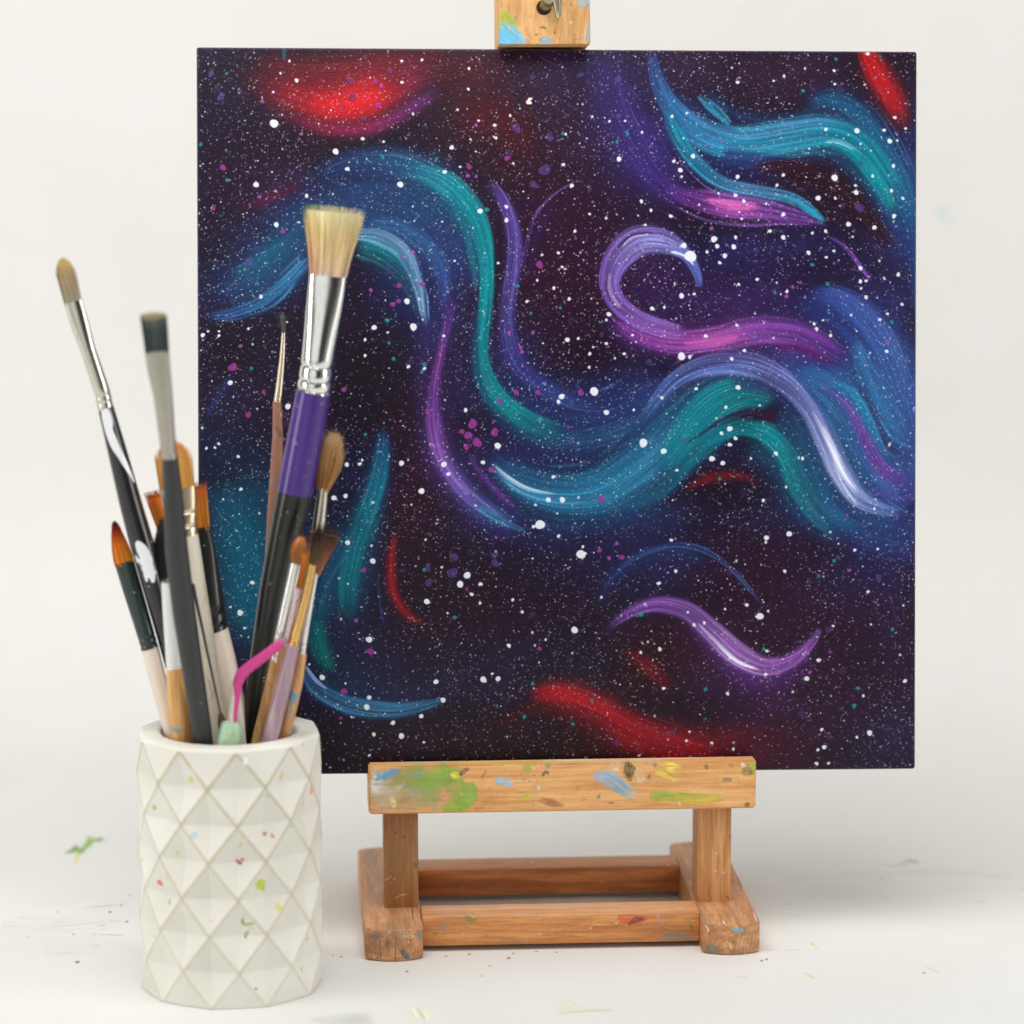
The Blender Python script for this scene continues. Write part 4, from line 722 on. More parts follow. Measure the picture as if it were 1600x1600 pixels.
    it = [D_(255,205,165,82,0,(172,160,124),.85,.8), D_(150,205,75,95,0,(206,192,174),.95,.8), D_(230,262,80,24,0,(188,152,112),.7,.8), D_(290,165,140,58,0,(142,166,88),.98,.6), D_(365,152,60,44,10,(136,172,76),.95,.5), D_(395,190,42,50,0,(134,170,76),.92,.5), D_(300,180,60,30,0,(136,172,70),.9,.5),
          D_(250,215,60,26,-15,(156,170,142),.6,.9), D_(310,225,60,40,-20,(140,168,84),.75,.8), D_(446,208,40,32,50,(134,174,70),.95,.35), D_(434,246,54,36,-40,(138,176,74),.95,.35), D_(395,268,50,26,0,(138,176,66),.95,.4), D_(120,180,34,66,0,(226,226,222),.95,.8), D_(158,148,52,20,-20,(92,156,204),1.,.5), D_(128,140,14,20,0,(120,170,210),.7,.7), D_(262,148,34,14,0,(110,170,180),.65,.8),
          D_(330,140,24,12,0,(190,196,80),.7,.7), D_(396,155,20,15,20,(226,212,80),1.,.2), D_(180,245,11,24,-10,(228,210,140),1.,.15), D_(215,240,34,14,-20,(176,116,92),.55,.9), D_(330,268,30,14,-30,(124,180,178),.6,.8), D_(205,190,30,14,-40,(190,200,200),.6,.8),
          (L_((1050,260,1.4),(1090,280,3.2),(1150,300,1.4)), [(190,216,226),(120,180,210),(150,200,216)], dict(al=1., soft=.2)), (L_((1250,185,3),(1275,195,3.6)), (150,186,40), dict(al=1., soft=.3)), (L_((1215,410,2),(1260,390,3),(1290,370,2)), (190,190,50), dict(al=.75)),
          (L_((880,480,1.4),(950,440,2),(1040,360,1)), (160,80,60), dict(al=.6, streak=.8)), (L_((785,235,1.4),(820,200,1.8),(860,180,1)), (100,50,50), dict(al=.8)), (L_((1330,400,2),(1420,430,3.4),(1540,455,1.4)), (120,66,50), dict(al=.65, streak=.95)),
          (L_((1360,250,1),(1390,220,1.6),(1410,240,1)), (90,96,96), dict(al=.8)), (L_((1390,170,2),(1420,165,2.4)), (110,160,110), dict(al=.8)), (L_((1330,325,1.2),(1345,330,1.6)), (226,222,212)), (L_((940,260,1.2),(980,190,1)), (150,80,60), dict(al=.6)),
          (R_((200,230,3),(270,230,5.6),(360,270,6),(450,340,5),(560,400,2)), [(110,180,222),(116,182,222),(120,180,216),(150,180,190),(190,180,150)], dict(al=.95, soft=.3, ends=(.04,.4))),
          (R_((450,130,4.4),(452,180,5),(458,250,2.6)), (32,58,34), dict(al=1., soft=.4)), (R_((330,150,3),(380,170,4)), (222,208,180), dict(al=.8)), (R_((500,180,3),(530,230,4),(540,270,2)), (218,200,166), dict(al=.8)),
          (R_((640,170,2),(740,160,3.6),(840,180,1.5)), (232,214,80), dict(al=.95, streak=.9)), (R_((620,195,1.6),(700,220,2.4),(800,270,1)), (228,210,70), dict(al=.95, streak=.9)), (R_((700,180,1.6),(780,210,2.6),(830,230,1)), (222,204,90), dict(al=.9, streak=.9)),
          (R_((590,370,3),(640,365,4.6),(720,365,4),(860,380,4),(1000,385,4),(1140,380,3)), [(110,180,40),(112,180,40),(160,180,50),(178,180,56),(190,180,60),(196,180,90)], dict(al=.9, soft=.5, ends=(.03,.1))),
          (R_((620,410,2),(800,412,2.6),(1130,412,1.6)), (216,180,60), dict(al=.6)), (R_((580,250,2),(600,215,1.6)), (96,84,70), dict(al=.7)), (R_((620,150,1.6),(640,150,2)), (90,120,150)), (R_((985,155,1.6),(1000,185,1.2)), (60,76,90)),
          (R_((1100,265,1.2),(1140,262,1.8),(1180,262,1)), (110,104,90), dict(al=.8, streak=.9)), (R_((1150,160,2.4),(1180,165,2)), (200,100,70), dict(al=.7, streak=.9)), (R_((1250,200,2.6),(1280,200,4),(1310,220,2)), (66,92,52), dict(al=.95, streak=.7)),
          (R_((1300,150,4),(1330,180,4),(1330,230,2)), (150,190,60), dict(al=.85, soft=.6)), (R_((1235,150,1),(1255,165,2),(1262,180,.8)), (232,232,200)), (R_((1260,450,1),(1280,440,1.8),(1295,425,.8)), (96,40,34)), (R_((230,380,1.4),(250,350,1)), (120,96,70), dict(al=.7)), (R_((300,410,.8),(350,405,1)), (110,86,64), dict(al=.7)), (R_((800,410,.7),(812,445,.8)), (226,224,210)), (R_((1060,280,2),(1080,275,3)), (226,150,60), dict(al=.7)),
          ([(0,.1,.6),(60,-.1,.8),(100,.1,.7),(159,0,.6)], [(206,206,180),(206,200,110),(190,214,206),(214,206,120)], dict(al=.9, streak=.8)), ([(2,-3,4),(40,-5,7),(90,-4,6),(150,-4,5)], [(190,204,200),(214,200,100),(200,216,206),(220,206,130)], dict(al=.7, streak=.8)), ([(0,-9,6),(60,-10,6),(158,-9,6)], [(190,190,150),(206,200,130),(190,206,190)], dict(al=.6, streak=.8))]
    link('tray', finish(bm, 'tray'), wood('tray wood', (238, 184, 122), (216, 157, 96), 0, smear_sheet(159.7, 20.18, 0, it, 51, specks=170), .3), e)
    # mast behind the panel, its prop, and the clamp that slides on it
    lean = .13402; c, s_ = math.cos(lean), math.sin(lean)
    rm = Matrix.Translation((.001, .03046, .06946))@Matrix.Rotation(-lean, 4, 'X')
    def leaned(bm): bmesh.ops.transform(bm, matrix=rm, verts=bm.verts); return bm
    mw = wood('mast wood', BE, BD, 2, None, .4)
    link('mast', finish(leaned(box(-.0228, .0140, .0062, .0212, -.006, .2984, .0006)), 'mast'), mw, e)
    cw, cx = .0187, -.0044; z0, z1 = .2987, .343
    bm = box(cx-cw, cx+cw, -.0095, .0205, z0, z1, .0008); planar_uv(bm, cx-cw, cx+cw, z0, z1); leaned(bm)
    def Q(*p): return [((x-228)/1150*37.4, 44.3-(580-y)/1150*37.4, w_) for x, y, w_ in p]
    it = [(Q((250,200,6),(290,240,8),(330,330,8),(390,400,4)), [(160,190,50),(164,194,54),(156,186,60),(150,170,90)], dict(al=1., soft=.3)), (Q((240,330,6),(260,380,7)), (170,196,70), dict(al=.9)),
          (Q((240,430,6),(250,520,8),(260,590,6)), (96,186,220), dict(al=1., soft=.3)), (Q((290,370,4),(370,450,8),(450,540,10),(500,590,8)), [(110,192,226),(112,192,226),(120,196,226),(150,200,214)], dict(al=1., soft=.3, streak=.5)), (Q((260,470,8),(340,520,12),(430,590,9)), (104,190,224), dict(al=1., soft=.4)),
          (Q((770,550,3),(820,510,4),(850,540,4)), (120,194,224), dict(al=1., soft=.2)), (Q((1250,-10,4),(1310,20,8),(1370,60,8)), (130,190,220), dict(al=1., soft=.4, streak=.7)), (Q((1370,280,2),(1350,420,4),(1340,560,5)), [(140,170,170),(150,180,180),(150,176,180)], dict(al=.85, streak=.8)),
          (Q((735,365,.8),(790,365,1.4),(830,378,.6)), (80,62,60)), (Q((690,440,1.2),(700,460,1.2)), (100,84,64)), (Q((925,410,.8),(928,450,1)), (110,80,40)), (Q((430,235,2.2),(445,250,2.2)), (140,146,150)), (Q((1135,70,.8),(1138,85,1)), (110,90,70)), (Q((1120,300,1.2),(1140,305,1.6)), (226,220,200)), (Q((740,530,1.4),(760,500,.8)), (200,120,110)), (Q((1150,430,.8),(1200,415,1)), (214,190,150))]
    link('clamp', finish(bm, 'clamp'), wood('clamp wood', (238, 188, 126), (214, 160, 100), 2, smear_sheet(37.4, 44.3, 0, it, 61, specks=70), .2), e)
    cl = e.children[-1]
    # wing bolt in its hole
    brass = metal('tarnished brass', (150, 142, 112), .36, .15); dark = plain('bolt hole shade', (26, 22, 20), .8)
    def lp(x, y, z): return rm@Vector((x, y, z))
    hz = z0+.0150; hx = cx-.0187+.0187*2*(795-228)/1150.
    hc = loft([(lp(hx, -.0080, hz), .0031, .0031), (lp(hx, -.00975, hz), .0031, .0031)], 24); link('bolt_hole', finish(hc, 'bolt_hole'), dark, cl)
    bm = loft([(lp(hx+.0003, -.007, hz+.0004), .0024, .0024), (lp(hx+.0008, -.0125, hz+.0010), .0025, .0025), (lp(hx+.0012, -.0165, hz+.0022), .0028, .0028), (lp(hx+.0014, -.0178, hz+.0024), .002, .002)], 20)
    def arm(pts):
        b2 = loft([(lp(*p), a, b) for p, a, b in pts], 14)
        me = bpy.data.meshes.new('t'); b2.to_mesh(me); b2.free(); bm.from_mesh(me); bpy.data.meshes.remove(me)
    x_ = hx
    arm([((x_+.0050, -.0185, hz-.0052), .0007, .0006), ((x_+.0051, -.0178, hz-.0044), .0012, .0010), ((x_+.0051, -.0172, hz-.0022), .0015, .0012), ((x_+.0049, -.0168, hz+.0008), .0019, .0015), ((x_+.0043, -.0166, hz+.0040), .0021, .0018), ((x_+.0034, -.0168, hz+.0075), .0022, .0018), ((x_+.0026, -.0170, hz+.0115), .0019, .0013), ((x_+.0022, -.0172, hz+.0140), .0009, .0008)])
    arm([((x_+.0004, -.0140, hz+.0015), .0020, .0020), ((x_+.0012, -.0160, hz+.0042), .0021, .0018), ((x_+.0020, -.0166, hz+.0080), .0021, .0016), ((x_+.0024, -.0170, hz+.0110), .0012, .0010)])
    link('wing_bolt', finish(bm, 'wing_bolt'), brass, cl)
    return e
def painting():
    cv = galaxy(); im = image('galaxy paint', cv)
    hc = Canvas(10, 10, 1); hc.W, hc.H = cv.W, cv.H; hc.a = np.ones_like(cv.ht); hc.rgb = np.repeat(np.clip(cv.ht, 0, 1)[..., None], 3, 2); him = image('paint relief', hc); him.colorspace_settings.name = 'Non-Color'
    t = NT('oil paint on board'); c, a = t.tex(im); h, _ = t.tex(him)
    t.col(c); t.set(Roughness=.36, Specular_IOR_Level=.2); w = t.noise(t.coord('Object'), 900, 3)
    t.bump(t.mth('ADD', t.mth('MULTIPLY', h, 1.), t.mth('MULTIPLY', w, .3)), .7, .0006)
    e = plain('painted board edge', (112, 98, 108), .6, .5, 300)
    W, H, T = .29695, .29767, .0048; bm = box(-W/2, W/2, 0, T, 0, H, .0010); uv = bm.loops.layers.uv.verify()
    for f in bm.faces:
        f.material_index = 0 if f.normal.y < -.5 else 1
        for l in f.loops: l[uv].uv = ((l.vert.co.x+W/2)/W, l.vert.co.z/H)
    c_, s_ = math.cos(EYAW), math.sin(EYAW)
    lx, ly = .001, .03046; loc = Vector((EX+lx*c_-ly*s_, lx*s_+ly*c_, .06946))
    o = link('painting', finish(bm, 'painting'), [t.m, e]); o.matrix_world = Matrix.Translation(loc)@Matrix.Rotation(EYAW+.00588, 4, 'Z')@Matrix.Rotation(-.13402, 4, 'X')@Matrix.Rotation(.00866, 4, 'Y')
    tag(o, 'square painting of blue, teal, purple and red swirls with white star spatter on the easel', 'painting'); return o

# ---------------------------------------------------------------- the pot
PX, PY_, PR = -.1112, -.0370, .0361
def pot():
    H = .1022; ph = 7; hp = H/ph
    cv = Canvas(360, 140, 5., None, 71); zy = lambda z: (1-z/.105)*140.     # u: degrees round, v: height
    def ang(px): return math.degrees(math.asin(max(-1, min(1, (px-354.5)/143.))))+180.
    def at(px, py): return ang(px), (py-1168)/(1578-1168)*134.+6
    for k in range(20):                                                     # grime along the ridges
        for j in range(ph):
            if (k+j) % 2 == 0: a0, b0, a1, b1 = k, j, k+1, j+1
            else: a0, b0, a1, b1 = k, j+1, k+1, j
            x0, x1 = 9+18*a0, 9+18*a1; y0, y1 = zy(H-hp*b0), zy(H-hp*b1)
            f = (.85-.07*j)
            for d in (0, -360):
                cv.stroke([(x0+d, y0, 4.2), ((x0+x1)/2+d, (y0+y1)/2, 3.6), (x1+d, y1, 4.2)], [(172,160,116),(182,170,126),(172,158,114)], al=.74*f, soft=1., streak=.3, fine=.5, sl=8, ends=(0.001, 0.001))
                if cv.rng.random() < .3: cv.stroke([(x0+d, y0, 1), ((x0*.6+x1*.4)+d, y0*.6+y1*.4, 2.4), ((x0*.3+x1*.7)+d, y0*.3+y1*.7, 1)], [(206,206,140),(200,204,120)], al=.5*f, soft=1, streak=.6, fine=.5, sl=5)
    for x, y, r, c in [(413,1378,3.4,(196,206,60)),(410,1374,2.4,(190,204,50)),(418,1384,2.,(182,192,50)),(421,1297,1.5,(196,120,80)),(431,1301,1.4,(206,140,100)),(381,1341,1.5,(160,84,60)),(377,1338,1.2,(170,90,70)),(385,1336,1.2,(170,100,70)),(218,1389,2.4,(216,190,60)),(247,1385,2.2,(214,110,70)),(262,1372,2,(226,190,150)),(218,1362,1.6,(222,206,130)),
                       (304,1207,2.4,(206,210,110)),(448,1208,2.2,(206,206,110)),(478,1163,2,(216,216,120)),(310,1296,2.4,(180,206,214)),(424,1232,2.2,(190,210,214)),(456,1288,2,(190,206,214)),(374,1265,1.6,(214,220,210)),(487,1243,2.8,(232,170,140)),(480,1262,1.8,(230,180,150)),(242,1263,2.,(180,194,90)),(437,1416,2.2,(216,216,130)),(441,1423,2,(214,214,120)),(481,1484,1.8,(190,196,110)),(209,1178,1.8,(206,140,110)),(217,1300,1.4,(170,120,100)),(403,1546,1.2,(150,150,140)),(232,1545,1.4,(230,200,140)),(263,1412,1.6,(170,170,120)),(237,1476,1.2,(170,165,140)),(279,1330,1.6,(206,206,120)),(382,1310,1.4,(196,200,120)),(475,1532,1.2,(160,150,130))]:
        X, Y = at(x, y); cv.dot(X, Y, r*.85, c, .85, .3)
    def st(pts, c, **k): cv.stroke([at(x, y)+(w,) for x, y, w in pts], c, **dict(dict(al=.9, soft=.5, streak=.5, fine=.5, sl=6), **k))
    st([(384,1427,1.6),(384,1436,2.4),(390,1440,2.4),(400,1436,1.2)], (140,156,70)); st([(387,1466,1.4),(389,1458,3),(393,1451,1.4)], (126,144,64)); st([(404,1430,1.2),(396,1446,2.),(386,1462,1)], (206,210,130)); st([(384,1426,.8),(388,1424,.9)], (110,130,60)); st([(217,1394,1.4),(218,1408,1.6),(219,1416,.8)], (196,204,140)); st([(392,1168,3.2),(391,1176,3.6),(392,1183,3.4)], (244,243,240), soft=.3, streak=0, al=.95)
    cv.specks(24, (.3, .9), [(190,176,140),(206,200,120),(170,160,130),(214,150,110),(170,190,196)], al=(.3, .8))
    t = NT('glazed chalky white'); pc, pa = t.tex(image('pot stains', cv, True)); n = t.noise(t.coord('Object'), 26, 4)
    c = t.ramp(n, [(.35, (220, 217, 206)), (.65, (230, 228, 219))]); t.col(t.mix(pa, c, pc)); t.set(Roughness=.55, Specular_IOR_Level=.3); t.bump(t.noise(t.coord('Object'), 240, 3), .06, .0006)
    o = thing('brush_pot', 'white faceted diamond pattern pot with paint stains, full of brushes', 'pot', (PX, PY_, 0))
    bm = bmesh.new(); uv = bm.loops.layers.uv.verify(); V = {}
    R0, R1 = PR+.0004, PR-.0034
    for j in range(ph+1):
        for k in range(20):
            a = math.radians(9+18*k-180); node = (k+j) % 2 == 0
            r = R0 if node else (R1 if 0 < j < ph else R0*math.cos(math.radians(18))+.0003)
            if j == ph: r -= .0006
            V[k, j] = bm.verts.new((r*math.sin(a), -r*math.cos(a), H-hp*j))
    def uvs(f, ks, js):
        for l, k, j in zip(f.loops, ks, js): l[uv].uv = ((9+18*k)/360., (H-hp*j)/.105)
    for j in range(ph):
        for k in range(20):
            k1 = (k+1) % 20; q = [(k, j), (k+1, j), (k+1, j+1), (k, j+1)]
            # each cell is cut along the ridge, which joins its two nodes
            tri = ([0, 1, 2], [0, 2, 3]) if (k+j) % 2 == 0 else ([0, 1, 3], [1, 2, 3])
            for tr in tri:
                f = bm.faces.new([V[q[i][0] % 20, q[i][1]] for i in tr]); uvs(f, [q[i][0] for i in tr], [q[i][1] for i in tr])
    # rim: soft shoulder, flat top, round inside, floor
    m = 20; rows = [[V[k, 0] for k in range(20)]]
    for r, z, poly in [(PR-.0002, H+.0006, 1.), (PR-.0012, H+.0011, .95), (.0284, H+.0013, 0), (.0272, H+.0009, 0), (.0267, H-.0002, 0), (.0264, .05, 0), (.0258, .008, 0)]:
        row = []
        for k in range(20):
            a = math.radians(9+18*k-180); rr = r*(1-(0 if k % 2 == 0 else poly*.044)); row.append(bm.verts.new((rr*math.sin(a), -rr*math.cos(a), z)))
        rows.append(row)
    for a, b in zip(rows, rows[1:]):
        for k in range(20):
            f = bm.faces.new((a[k], a[(k+1) % 20], b[(k+1) % 20], b[k]))
            for l in f.loops: l[uv].uv = (.999, .999)
    bm.faces.new(rows[-1]); bm.faces.new([V[k, ph] for k in range(20)][::-1])
    for f in bm.faces: f.smooth = False
    bmesh.ops.recalc_face_normals(bm, faces=bm.faces)
    me = bpy.data.meshes.new('pot'); bm.to_mesh(me)
    sm = [abs(p.center.z-H-.002) < .0035 and False or p.center.z > H+.0008 or (p.center.z > .001 and math.hypot(p.center.x, p.center.y) < .0272) for p in me.polygons]
    me.polygons.foreach_set('use_smooth', sm); bm.free()
    b = link('body', me, t.m, o)
    md = b.modifiers.new('edges', 'BEVEL'); md.width = .0004; md.segments = 2; md.limit_method = 'ANGLE'; md.angle_limit = math.radians(4)
    return o

# ---------------------------------------------------------------- brushes
def path(sts, y_tip, y_rim, y_of=None):
    """stations (px, py, width px[, flatness]) from the tip down, given depths: -> [(centre, half width, half depth)]"""
    p0, p1 = sts[0][1], 1140.
    out = []
    for s in sts:
        y = y_tip+(y_rim-y_tip)*(s[1]-p0)/(p1-p0); c = P(s[0], s[1], y); hw = s[2]/2/PXM(y)
        out.append((c, hw, hw*(s[3] if len(s) > 3 else 1.)))
    return out
def down_to_floor(a, b, z=.012):
    """carry the handle on into the pot until it touches the floor or the inner wall"""
    d = (b-a).normalized(); k = (z-b.z)/d.z; p = b+d*k
    v = Vector((p.x-PX, p.y-PY_, 0))
    if v.length > .021: v = v*(.021/v.length); p = Vector((PX+v.x, PY_+v.y, z))
    return p
GRP = 'paintbrushes standing in the pot'
def crimped(rs, grooves):
    """rings of a ferrule with pressed grooves; grooves are shares of its length"""
    a, b = rs[0], rs[-1]; out = []
    ts = sorted(set([i/10 for i in range(11)]+[g+d for g in grooves for d in (-.028, -.014, 0, .014, .028) if 0 <= g+d <= 1]))
    n = len(rs)-1
    for t in ts:
        i = min(int(t*n), n-1); f = t*n-i; p, q = rs[i], rs[i+1]
        g = 1-.07*max([0]+[max(0, 1-abs(t-gg)/.028) for gg in grooves])
        out.append((p[0].lerp(q[0], f), (p[1]*(1-f)+q[1]*f)*g, (p[2]*(1-f)+q[2]*f)*g))
    return out
def brush(label, y_tip, y_rim, bristle, ferrule, handle, hm, fm, bm_, grooves=(.82, .93), name='paintbrush', extra=None):
    """bristle: dict(tip=(px,py), root=(px,py), w=(root px, tip px), depth=ratio, shape, n, ...); ferrule/handle: stations; all from the tip down"""
    yo = PY_
    allst = [bristle['tip']]+[s[:2] for s in ferrule]+[s[:2] for s in handle]
    p0 = bristle['tip'][1]
    def dep(py): return yo+y_tip+(y_rim-y_tip)*(py-p0)/(1140.-p0)
    def C(s): y = dep(s[1]); hw = s[2]/2/PXM(y); return (P(s[0], s[1], y), hw, hw*(s[3] if len(s) > 3 else 1.))
    H = [C(s) for s in handle]; foot = down_to_floor(H[0][0], H[-1][0]); H.append((foot, H[-1][1]*.75, H[-1][2]*.75))
    base = Vector(foot); o = thing(name, label, 'paintbrush', base, 0, GRP)
    def loc(rs): return [(c-base, a, b) for c, a, b in rs]
    F = [C(s) for s in ferrule]
    # refine the handle so it tapers smoothly
    def dense(rs, m=5):
        out = []
        for a, b in zip(rs, rs[1:]):
            for i in range(m):
                f = i/m; out.append((a[0].lerp(b[0], f), a[1]*(1-f)+b[1]*f, a[2]*(1-f)+b[2]*f))
        return out+[rs[-1]]
    H2 = dense(H); h = link('handle', finish(loft(loc(H2)), 'handle'), hm, o)
    f = link('ferrule', finish(loft(loc(crimped(F, grooves)), 32), 'ferrule'), fm, o)
    y = dep(bristle['root'][1]); r = P(*bristle['root'], y); tp = P(*bristle['tip'], dep(bristle['tip'][1])); k = 1/PXM(y)
    r = r.lerp(tp, -.05)
    wr, wt = bristle['w'][0]*k, bristle['w'][1]*k
    kw = {q: bristle[q] for q in ('thick', 'splay', 'bulge', 'wild', 'seed', 'split') if q in bristle}
    b = tuft(r-base, tp-base, bristle['shape'], wr, wt, wr*bristle.get('depth', .5), bristle.get('n', 220), **kw)
    link('bristles', finish(b, 'bristles'), bm_, o)
    return o, H, dep, base

def brushes():
    chrome = metal('bright nickel', (236, 236, 232), .16); nick = metal('worn nickel', (206, 200, 186), .24); gold = metal('gold ferrule', (226, 182, 112), .22)
    blackm = lacquer('black enamel ferrule', (24, 26, 24), .3); greenm = lacquer('black green enamel ferrule', (28, 44, 40), .32)
    white = lacquer('white plastic ferrule', (222, 224, 218), .35, speck=(190, 206, 200)); cream = lacquer('cream lacquer', (226, 208, 192), .4, speck=(150, 176, 180))
    # A: tall white splashed filbert, far left
    cv = Canvas(100, 480, 3., None, 81)
    for p, w in [([(48,0,16),(49,8,22),(47,18,17),(51,30,15),(55,38,11),(60,48,9),(65,58,6),(68,66,3)], 0), ([(45,113,4),(48,118,13),(52,126,17),(51,134,20),(54,142,12),(53,150,4)], 0)]: cv.stroke(p, (240, 240, 242), al=1, soft=.12, streak=0., ends=(.01, .02))
    for k in range(12): cv.dot(50+cv.rng.normal(0, 6), 130+cv.rng.uniform(-10, 14), cv.rng.uniform(1.5, 3.5), (240, 240, 242), 1, .3)
    for k in range(10): cv.stroke([(54+cv.rng.uniform(-1, 1), 172+k*2.8, .8), (58, 172.5+k*2.8+cv.rng.uniform(-.6, .6), .8), (62+cv.rng.uniform(-3, 1), 172+k*2.8, .8)], (150, 152, 150), al=.7, soft=.3, streak=.3)
    for k in range(30): cv.dot(cv.rng.uniform(0, 100), cv.rng.uniform(0, 300), cv.rng.uniform(.5, 1.6), (180, 178, 172), .7, .3)
    brush('tall filbert brush with white paint splashed down its black handle, leftmost in the pot', -.012, .0,
          dict(tip=(97,402), root=(114,472), w=(28, 32), depth=.4, shape='filbert', n=480, thick=.00013, splay=.06), [(114,471,28,.45),(124,505,29,.55),(137,545,24,.8),(160,613,25,1),(165,638,25,1)],
          [(165,636,25),(185,712,31),(205,790,36),(222,850,38),(258,980,34),(298,1130,30)], lacquer('black handle splashed white', (26, 26, 28), .22, image('white splash', cv, True)), metal('bright nickel long', (216, 212, 200), .15),
          hair('grey gold hair', [(0, (140, 146, 132)), (.3, (156, 136, 110)), (.65, (164, 142, 108)), (.9, (200, 172, 112)), (1, (210, 188, 120))]), (.8, .9))
    # B: charcoal flat in front
    brush('flat charcoal brush with grey stained bristles, nearest the viewer', -.066, -.0205,
          dict(tip=(239,487), root=(245,548), w=(37, 43), depth=.4, shape='flat', n=420, thick=.00014, splay=.05), [(245,547,38,.4),(248,575,37,.5),(255,620,30,.8),(262,690,25,1),(265,716,25,1)],
          [(265,714,26),(270,770,31),(276,860,37),(288,960,37),(315,1140,32)], lacquer('charcoal handle', (40, 42, 43), .45, speck=(96, 112, 116), coat=.05), metal('dull steel', (176, 172, 160), .34),
          hair('teal grey hair', [(0, (56, 66, 66)), (.6, (66, 78, 78)), (.84, (100, 100, 88)), (.95, (216, 182, 140))]), (.9, .96))
    # C: soft orange filbert behind it
    cw = Canvas(60, 300, 2.5, None, 83)
    for k in range(26): x, y = cw.rng.uniform(0, 60), cw.rng.uniform(0, 300); cw.stroke([(x, y, 1), (x+cw.rng.normal(0, 3), y+8, 4), (x+cw.rng.normal(0, 4), y+18, 1)], [(200,190,120),(150,150,110),(120,104,90),(196,140,150),(214,180,110),(236,230,216)][cw.rng.integers(6)], al=.6, soft=.7, streak=.6, fine=1, sl=9)
    brush('orange filbert brush with a paint streaked whitish handle, behind the charcoal brush', -.006, .002,
          dict(tip=(268,688), root=(277,764), w=(56, 62), depth=.35, shape='filbert', n=420, thick=.00016, splay=.05), [(277,762,58,.4),(281,790,54,.5),(285,812,46,.7),(290,838,40,.9)],
          [(290,836,40),(302,900,36),(318,990,33),(340,1140,30)], lacquer('streaked handle', (222, 212, 194), .45, image('handle streaks', cw, True)), metal('pale ferrule', (232, 216, 186), .3),
          hair('yellow orange nylon', [(0, (196, 140, 66)), (.6, (204, 148, 76)), (.86, (206, 134, 76)), (1, (206, 112, 70))]), (.5, .8))
    # D: wide flat, brown tipped
    brush('wide flat brush with dark tipped orange bristles, black ferrule and cream handle', .006, .0125,
          dict(tip=(272,759), root=(288,831), w=(80, 102), depth=.28, shape='flat', n=620, thick=.00018, splay=.035), [(288,829,82,.3),(300,870,78,.42),(318,940,66,.75),(328,985,60,.9)],
          [(328,983,58,.9),(340,1030,58,.9),(368,1140,50,.9)], cream, blackm,
          hair('brown tipped orange', [(0, (206, 120, 36)), (.5, (222, 124, 34)), (.84, (206, 104, 36)), (.93, (120, 46, 26)), (1, (90, 32, 26))]), (.8, .93))
    # E: pointed filbert, dark red tip
    brush('short pointed brush with orange bristles dipped dark red, and a black green ferrule', -.002, -.004,
          dict(tip=(178,814), root=(194,880), w=(31, 15), depth=.5, shape='filbert', n=560, thick=.00015, splay=.05, bulge=.26), [(194,878,31,.5),(205,915,31,.65),(226,985,28,1),(234,1013,28,1)],
          [(234,1011,27),(246,1060,28),(268,1140,26)], cream, greenm,
          hair('red tipped orange', [(0, (222, 124, 36)), (.45, (218, 112, 34)), (.72, (176, 62, 30)), (.9, (110, 26, 28))]), (.8, .92))
    # F: round black head, white ferrule, bamboo coloured handle
    cw = Canvas(60, 160, 3., None, 84); cw.stroke([(2,29,3),(15,31,4),(30,32,4.4),(45,30,4),(58,29,3)], [(96,140,150),(90,146,170),(100,140,150)], al=.85, soft=.6, streak=.7, fine=1, sl=12)
    tw = NT('pale varnished handle'); n_ = tw.noise(tw.coord('Object', (1, 1, .05)), 700, 3); c_ = tw.ramp(n_, [(.35, (200, 142, 74)), (.65, (226, 176, 108))]); pc, pa = tw.tex(image('blue ring', cw, True)); tw.col(tw.mix(pa, c_, pc)); tw.set(Roughness=.35, Coat_Weight=.3)
    brush('stubby brush with a round black head, white ferrule and pale wooden handle', -.024, -.0135,
          dict(tip=(256,806), root=(262,903), w=(22, 34), depth=1., shape='dome', n=500, thick=.0002, splay=.04, bulge=.35), [(262,901,21,1),(265,950,23,1),(271,1018,26,1),(273,1044,27,1)],
          [(273,1042,27),(278,1090,36),(284,1140,38)], tw.m, white, hair('black foam hair', [(0, (20, 26, 26)), (1, (30, 36, 36))], vary=.2), (.86, .95))
    # G: slim rigger standing close to the painting
    cw = Canvas(30, 300, 3., None, 85)
    for k in range(160): cw.dot(cw.rng.uniform(0, 30), cw.rng.uniform(0, 300), cw.rng.uniform(.4, 1.8), [(150,140,110),(110,130,130),(90,70,60),(196,176,120),(120,90,90)][cw.rng.integers(5)], .7, .4)
    brush('slim rigger with a tiny split dark tip and a worn brown handle', .040, .013,
          dict(tip=(441,486), root=(443,521), w=(6, 8), depth=.9, shape='fan', n=70, thick=.00012, splay=.35, wild=.5), [(443,520,6),(441,560,9),(436,610,12),(433,630,13)],
          [(433,628,14),(434,680,17),(432,740,21),(427,800,19),(418,940,16),(402,1140,13)], lacquer('worn brown handle', (140, 92, 72), .55, image('brown wear', cw, True), coat=0.), metal('old tin', (206, 194, 170), .3),
          hair('dark sable', [(0, (74, 70, 62)), (.7, (70, 66, 60)), (1, (104, 98, 88))]), (.86, .95))
    # H: big bristle brush, purple band
    cv = Canvas(100, 560, 2.4, None, 82)
    cv.stroke([(50,-1,240),(50,101,240)], (66, 34, 120), al=1, soft=.01, streak=0, ends=(.0001, .0001))
    for x, y, r in [(37,15,1.6),(61,8,1.7),(43,50,1.9),(40,47,1.1),(63,54,1.1),(62,33,.9),(58,66,1.1),(56,80,1),(62,92,.9),(47,74,.8)]: cv.dot(x, y, r, (128, 100, 156), .8, .35)
    for x, y in [(58,120),(60,128),(62,123),(60,135),(42,122),(45,190)]: cv.dot(x, y, 1.3, (110, 118, 120), .55, .5)
